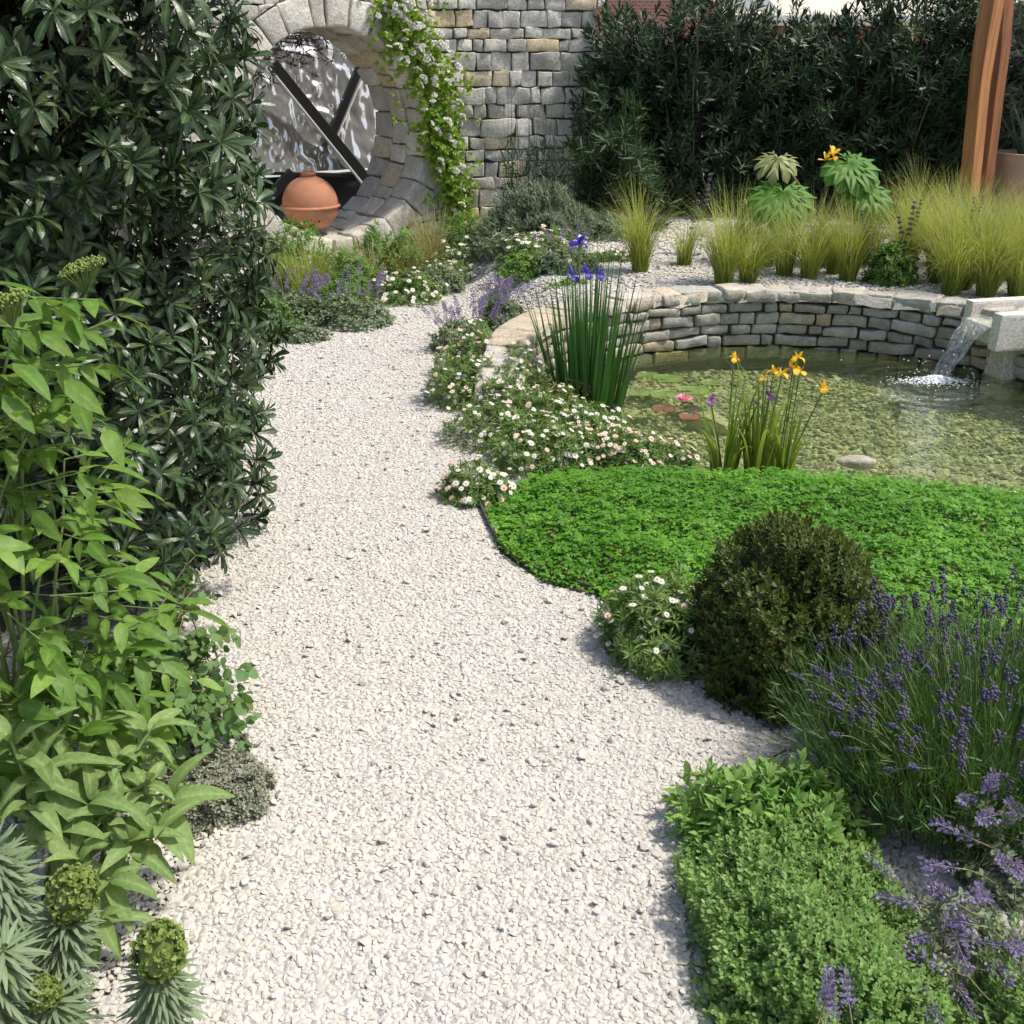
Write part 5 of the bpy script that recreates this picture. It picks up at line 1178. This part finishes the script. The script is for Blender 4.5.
rock('flat grey stone breaking the surface at the near shore', gp(857, 462, -.055), (.085, .05, .03))

# ---- raised gravel bed behind the pond
GR = [('feather grass tuft left of the wide gap in the raised bed', 640, 272, .50, 340, 1.0), ('small feather grass tuft in the gap left of the pond row', 684, 265, .30, 160, .9), ('feather grass tuft at the left end of the row on the coping', 723, 285, .50, 300, .8), ('second feather grass tuft in the coping row spreading right', 748, 283, .42, 300, 1.2), ('feather grass tuft under the large drooping palmate leaf', 784, 276, .42, 260, .9), ('feather grass tuft under the stem of the orange bud', 809, 279, .46, 300, 1.0), ('short feather grass tuft half hidden behind the coping row', 834, 274, .38, 200, .8), ('upright dark feather grass tuft right of the orange bud', 847, 281, .46, 300, .5), ('feather grass tuft behind the bushy mint', 905, 262, .40, 320, 1.1), ('tall pale feather grass tuft in front of the timber posts', 938, 266, .42, 420, 1.2), ('feather grass tuft just right of the bushy mint', 936, 283, .46, 320, 1.0), ('feather grass tuft above the end of the pond wall', 962, 290, .48, 340, 1.0), ('feather grass tuft behind the granite spout', 985, 297, .46, 360, 1.1), ('feather grass tuft beside the right frame edge behind the spout', 1016, 297, .46, 360, 1.1), ('feather grass tuft below the tan clay pot', 990, 262, .36, 340, 1.0), ('feather grass tuft on the right edge below the clay pot', 1022, 255, .36, 300, 1.0), ('feather grass tuft behind the coping row left of the large leaf', 735, 262, .46, 260, 1.0), ('feather grass tuft in the dense right group behind the mint', 903, 276, .44, 320, 1.1), ('feather grass tuft leaning over the pond wall end', 950, 296, .40, 300, 1.2), ('feather grass tuft in the middle of the dense right group', 958, 272, .46, 340, 1.1), ('feather grass tuft between the posts and the spout', 975, 280, .44, 340, 1.1), ('feather grass tuft at the right behind the spout end', 1002, 282, .44, 340, 1.1), ('feather grass tuft in the second row left of the mint', 868, 266, .42, 280, 1.1), ('feather grass tuft at the foot of the front timber post', 948, 250, .40, 300, 1.1), ('wispy feather grass tuft behind the second tuft of the row', 765, 266, .42, 240, 1.2), ('wispy feather grass tuft between the stem and the mint', 822, 266, .40, 220, 1.1), ('feather grass tuft behind the green mound and posts', 915, 238, .45, 260, 1.1)]
for lab, x, y, h, n, r in GR:
    c = gp(x, y, BEDZ); c[2] = float(height(c[0], c[1])); grass('feather_grass', lab, 'grass', c, h * (1.22 if x < 900 else 1.42), r, int(n * 1.35), 'stipa', 'feather grass tufts in the raised gravel bed', .0043, base=.05, lean=(0, 19), bend=(6, 125))
mound('bushy_mint', 'bushy green mint on the coping with tiny white flowers', 'herb', gp(888, 284, BEDZ), .15, .13, .24, 'lowgreen', L_ELL, .024, 420, 8, lump=.25, flat=.3)
mound('yellow_green_mound', 'low yellow green mound in front of the dark hedge', 'shrub', gp(888, 222, BEDZ), .28, .22, .28, 'box', L_TINY, .03, 700, 8, lump=.2)
def salvia(label, pts, base):
    o = thing('purple_salvia', label, 'salvia', base, 'purple salvia spikes in the raised bed'); b = np.tile(base, (len(pts), 1)) + np.column_stack([RNG.normal(size=(len(pts), 2)) * .04, np.zeros(len(pts))]); P = spikes(o, SALV, b, np.array(pts), 'gstem', .002, .0)
    a = Acc(); whorls(a, P[:, 0:3].reshape(-1, 3), norm(np.gradient(P, axis=1))[:, 0:3].reshape(-1, 3), 5, L_ELL, .04, .3, (45, 85)); build(a, 'foliage', M['catleaf'], o)
SALV = [spike_mesh('flower_spike', 'lavfl', .22 * s, .013, 90, 'octa') for s in (.8, 1.2)]
for lab, pts, bx in (('purple salvia spikes right of the upright grass tuft', [(868, 238), (866, 222), (870, 250)], (868, 282)), ('purple salvia spikes left of the posts above the mint', [(908, 225), (905, 238), (915, 215)], (908, 282)), ('violet salvia spikes beneath the tan clay pot', [(973, 215), (978, 208), (968, 226)], (975, 275)), ('dark salvia spikes between the grasses behind the spout', [(965, 245), (970, 262)], (968, 288)), ('faint salvia spikes in the shade left of the grass row', [(668, 215), (700, 205), (690, 225), (706, 195)], (690, 255))):
    b = gp(*bx, BEDZ); b[2] = float(height(b[0], b[1])); salvia(lab, [dp(x, y + 10, b[1]) for x, y in pts], b)
# paper plant with palmate leaves
b = gp(818, 262, BEDZ); b[2] = float(height(b[0], b[1])); pp_ = thing('rice_paper_plant', 'young plant with big palmate leaves and an orange bud before the hedge', 'plant', b)
def palmate(center, axis, up, L, mat, n=9, droop=.9, lobes=.3):
    axis = norm(np.asarray(axis, float)); up = norm(np.asarray(up, float)); s = np.cross(axis, up); T = leaf_t(7, 'obov', lobes, .18, droop, .03); T3 = leaf_t(5, 'lance', lobes * .5, .15, droop * .6)
    a = Acc(); an = np.linspace(-2.5, 2.5, n); d = np.cos(an)[:, None] * axis + np.sin(an)[:, None] * s; l = L * (1 - .35 * (np.abs(an) / 2.5) ** 1.5); q = np.tile(center, (n, 1)).astype(float) + up * U(-.002, .002, (n, 1))
    a.inst(T, frames(d, np.tile(up, (n, 1))), q, l, RNG.random(n), RNG.random(n))
    for sg2 in (-1, 1):
        d2 = norm(d + sg2 * .45 * np.cross(d, up)); a.inst(T3, frames(d2, np.tile(up, (n, 1))), q + d * (l * .45)[:, None] - up * (l * .05)[:, None], l * .5, RNG.random(n), RNG.random(n))
    r = build(a, 'leaf_blade', M[mat], pp_); a = Acc(); tubes(a, curve_pts([b + [0, 0, .25]], [center], .03, 7), np.linspace(.009, .006, 7)[None], 6); build(a, 'leaf_stalk', M['rstem'], pp_); return r
D0 = b[1]
palmate(dp(778, 158, D0 - .05), (-.3, -.75, -.45), (-.1, -.55, .8), .21, 'palmy', 9, 1.1, .26)
palmate(dp(783, 192, D0 - .2), (-.25, -.8, -.55), (-.05, -.6, .8), .31, 'palm', 11, .85, .36)
palmate(dp(848, 163, D0 - .1), (.6, -.6, -.35), (.1, -.6, .8), .27, 'palm', 11, .85, .38)
palmate(dp(866, 190, D0 - .15), (.7, -.6, -.5), (.2, -.65, .7), .25, 'palm', 10, .9, .36)
a = Acc(); tubes(a, curve_pts([b], [b + [0, 0, .3]], 0, 4), np.linspace(.02, .014, 4)[None], 8); build(a, 'stem', M['rstem'], pp_)
q = dp(829, 158, D0 - .05); a = Acc(); whorls(a, np.tile(q, (3, 1)) + RNG.normal(size=(3, 3)) * .012, np.tile([.2, -.3, .9], (3, 1)), 5, L_OBOV, .075, .2, (15, 70)); build(a, 'orange_bud', M['gold'], pp_); a = Acc(); tubes(a, curve_pts([b + [0, 0, .25]], [q], .02, 6), np.full((1, 6), .007), 6); build(a, 'bud_stalk', M['rstem'], pp_)

# ---- hedge of oleanders
hx = [(1.05, 9.75, .50, 1.72, 'oleander shrub beside the end of the stone wall'), (1.66, 9.65, .56, 2.0, 'second oleander shrub from the wall, pale young shoots on top'), (2.26, 9.75, .55, 1.62, 'oleander shrub behind the large palmate leaves, lowest top'), (2.88, 9.7, .56, 1.68, 'oleander shrub behind the orange bud'), (3.48, 9.65, .58, 1.98, 'oleander shrub just left of the timber posts'), (4.1, 9.8, .58, 2.05, 'oleander shrub behind the timber posts')]
LO = leaf_t(3, 'lance', .19, .2, .35)
for x, y, r, h, lab in hx:
    c = np.array([x, y, .2]); o = thing('oleander_shrub', lab, 'shrub', c, 'oleander shrubs forming the back hedge'); P, nn = shell(760, c + [0, 0, h * .48], (r, r * .85, h * .5), 2.8, .42, -1, .40, 2.6, int(x * 100)); k = P[:, 2] > .15; P, nn = P[k], nn[k]
    a = Acc(); ax = norm(nn + [0.1, -.1, .75] + RNG.normal(size=P.shape) * .35); whorls(a, P, ax, 14, LO, .088, .3, (14, 72), spread=.14); build(a, 'foliage', M['oleander'], o)
    a = Acc(); k = RNG.choice(len(P), 25, replace=False); bb = np.column_stack([c[0] + (P[k, 0] - c[0]) * .2, c[1] + (P[k, 1] - c[1]) * .2, np.full(25, .2)]); tubes(a, curve_pts(bb, P[k], 0, 6, .02), np.linspace(.014, .004, 6)[None], 5); build(a, 'branch', M['bark'], o)

# ---- timber posts, clay pot
def post(label, px, mat, sec, D, w0, w1):
    pts = np.array([dp(x, y, D) for x, y in px]); b = pts[-1].copy(); b[2] = .15; o = thing('timber_post', label, 'post', b); a = Acc(); t = np.linspace(0, len(pts) - 1, 26); P = np.stack([np.interp(t, range(len(pts)), pts[:, i]) for i in range(3)], 1)[::-1]
    P[:, 0] += .008 * vnoise(P * 2.5, 3); k = np.linspace(w0, w1, 26) * (1 + .06 * vnoise(P * 3.1, 6)); sweep(a, P, sec, k); build(a, 'beam', M[mat], o, smooth=False); return o
sq = []
for k in range(4):
    for A in (-.35, 0, .35): sq.append((.5 * (1 if k in (0, 3) else -1) * .86 + .14 * .5 * 2 * math.cos(PI / 4 + k * PI / 2 + A) * .7, .5 * (1 if k in (0, 1) else -1) * .86 + .14 * math.sin(PI / 4 + k * PI / 2 + A) * .7))
sq = np.array(sq); cs, sn = math.cos(.5), math.sin(.5); sq = sq @ np.array([[cs, sn], [-sn, cs]])
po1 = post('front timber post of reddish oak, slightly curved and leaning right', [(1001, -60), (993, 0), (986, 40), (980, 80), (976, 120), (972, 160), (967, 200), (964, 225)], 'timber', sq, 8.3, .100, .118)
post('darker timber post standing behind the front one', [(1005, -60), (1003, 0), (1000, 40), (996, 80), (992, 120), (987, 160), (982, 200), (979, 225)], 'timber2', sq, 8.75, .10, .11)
c = gp(1018, 215, BEDZ); D = 8.9; q = dp(1020, 205, D); cp = thing('clay_pot', 'large tan clay pot with grey green sword leaves behind the posts', 'pot', (q[0], D, BEDZ)); htop = dp(1020, 153, D)[2] - BEDZ
a = Acc(); lathe(a, [(.001, 0), (.17, 0), (.20, .04), (.25, htop * .6), (.275, htop - .02), (.285, htop), (.27, htop + .008), (.25, htop - .01), (.24, htop - .06), (.001, htop - .06)], (q[0], D, BEDZ), 48); build(a, 'body', M['tanpot'], cp)
ag = thing('sword_leaved_plant', 'sword leaved plant growing in the tan clay pot', 'plant', (q[0], D, BEDZ + htop - .06)); a = Acc(); n = 26; A = U(0, 6.28, n); b = np.tile([q[0], D, BEDZ + htop - .06], (n, 1)) + np.stack([.05 * np.cos(A), .05 * np.sin(A), 0 * A], 1); blades(a, b, A, np.radians(U(2, 32, n)), np.radians(U(10, 50, n)), U(.35, .6, n), U(.04, .06, n), 6, tw=.3); build(a, 'blades', M['agave'], ag)
c = np.array([4.55, 9.2, .2]); o = thing('olive_tree', 'grey green olive bush with narrow leaves right of the posts', 'tree', c); P, nn = shell(330, c + [0, 0, 1.5], (.55, .45, .85), 2.2, .2, -1, .6); a = Acc(); whorls(a, P, norm(nn + [-.2, -.2, .4] + RNG.normal(size=P.shape) * .4), 12, LO, .10, .3, (20, 80), spread=.12); build(a, 'crown', M['olive'], o)
a = Acc(); tubes(a, curve_pts([c], [c + [0, 0, 1.3]], 0, 8, .01), np.linspace(.045, .02, 8)[None], 8); k = RNG.choice(len(P), 40, replace=False); tubes(a, curve_pts(np.tile(c + [0, 0, .9], (40, 1)), P[k], 0, 5, .02), np.linspace(.012, .003, 5)[None], 4); build(a, 'trunk', M['bark'], o)

# ---- fence and brick building behind
fn_ = thing('board_fence', 'black board fence standing behind the oleander hedge', 'fence', (3.4, 10.6, 0)); a = Acc()
for i in range(46):
    x = .35 + i * .15; box_acc(a, (x + .004, 10.6, 0), (x + .146, 10.625, 1.62 + U(-.004, .004)), r=.003)
build(a, 'boards', M['fence'], fn_, smooth=False); a = Acc(); box_acc(a, (.35, 10.63, 1.2), (7.2, 10.68, 1.29)); box_acc(a, (.35, 10.63, .35), (7.2, 10.68, .44)); build(a, 'rail', M['fence'], fn_, smooth=False)
BD = 21.0; bx = lambda px: (px - 512) / F * (BD * math.cos(PITCH) - .5 * math.sin(PITCH))
bl = thing('brick_building', 'red brick building with a cream porch roof beyond the hedge', 'building', (bx(700), BD, 0))
a = Acc(); box_acc(a, (-3, BD, 0), (bx(722), BD + 6, 10), r=.01); box_acc(a, (bx(722) + .003, BD + 6.1, 0), (18, BD + 12, 11), r=.01); box_acc(a, (bx(722) + .003, BD + .8, 0), (16, BD + 6, 2.5), r=.01); build(a, 'wall', M['brick'], bl, smooth=False)  # unseen rear block and extra height added to block sky reflections in the pond
a = Acc(); e = .25; y0 = BD - .3; V = np.array([[bx(718), y0, 2.02], [16.3, y0, 2.02], [16.3, BD + 3.5, 4.3], [bx(718), BD + 3.5, 4.3], [bx(718), y0, 2.2], [16.3, y0, 2.2], [16.3, BD + 3.5, 4.5], [bx(718), BD + 3.5, 4.5]]); a.add(V, [np.array([[0, 1, 5, 4], [4, 5, 6, 7], [3, 2, 1, 0], [0, 4, 7, 3], [1, 2, 6, 5], [2, 3, 7, 6]])], (.5, .5, 0)); rf = build(a, 'porch_roof', M['cream'], bl, smooth=False)
a = Acc(); box_acc(a, (bx(720), y0 - .09, 2.1), (16.2, y0 - .003, 2.2), r=.03); build(a, 'gutter', M['white'], rf, smooth=False)
gx0, gx1 = bx(722), bx(770); V = np.array([[gx0, y0 - .4, 2.25], [gx1, y0 - .4, 2.25], [gx0, y0 - .4, 3.0], [gx0, y0 - .02, 2.25], [gx1, y0 - .02, 2.25], [gx0, y0 - .02, 3.0]]); a = Acc(); a.add(V, [np.array([[0, 1, 2], [5, 4, 3]]), np.array([[0, 3, 4, 1], [1, 4, 5, 2], [2, 5, 3, 0]])], (.5, .5, 0)); build(a, 'gable', M['white'], rf, smooth=False)
for (x0, x1, z0, z1, yy) in ((bx(597), bx(608), 1.45, 1.75, BD), (bx(597.5), bx(604), 2.35, 2.9, BD), (bx(796), bx(808), 1.1, 1.95, BD + .8), (bx(828), bx(846), 1.1, 1.95, BD + .8)):
    a = Acc(); t = .05
    for lo, hi in (((x0, z0), (x0 + t, z1)), ((x1 - t, z0), (x1, z1)), ((x0 + t, z1 - t), (x1 - t, z1)), ((x0 + t, z0), (x1 - t, z0 + t))): box_acc(a, (lo[0], yy - .05, lo[1]), (hi[0], yy - .003, hi[1]), r=.004)
    wd_ = build(a, 'window', M['white'], bl, smooth=False); a = Acc(); box_acc(a, (x0 + t, yy - .03, z0 + t), (x1 - t, yy - .004, z1 - t)); build(a, 'pane', M['darkwin'], wd_, smooth=False)
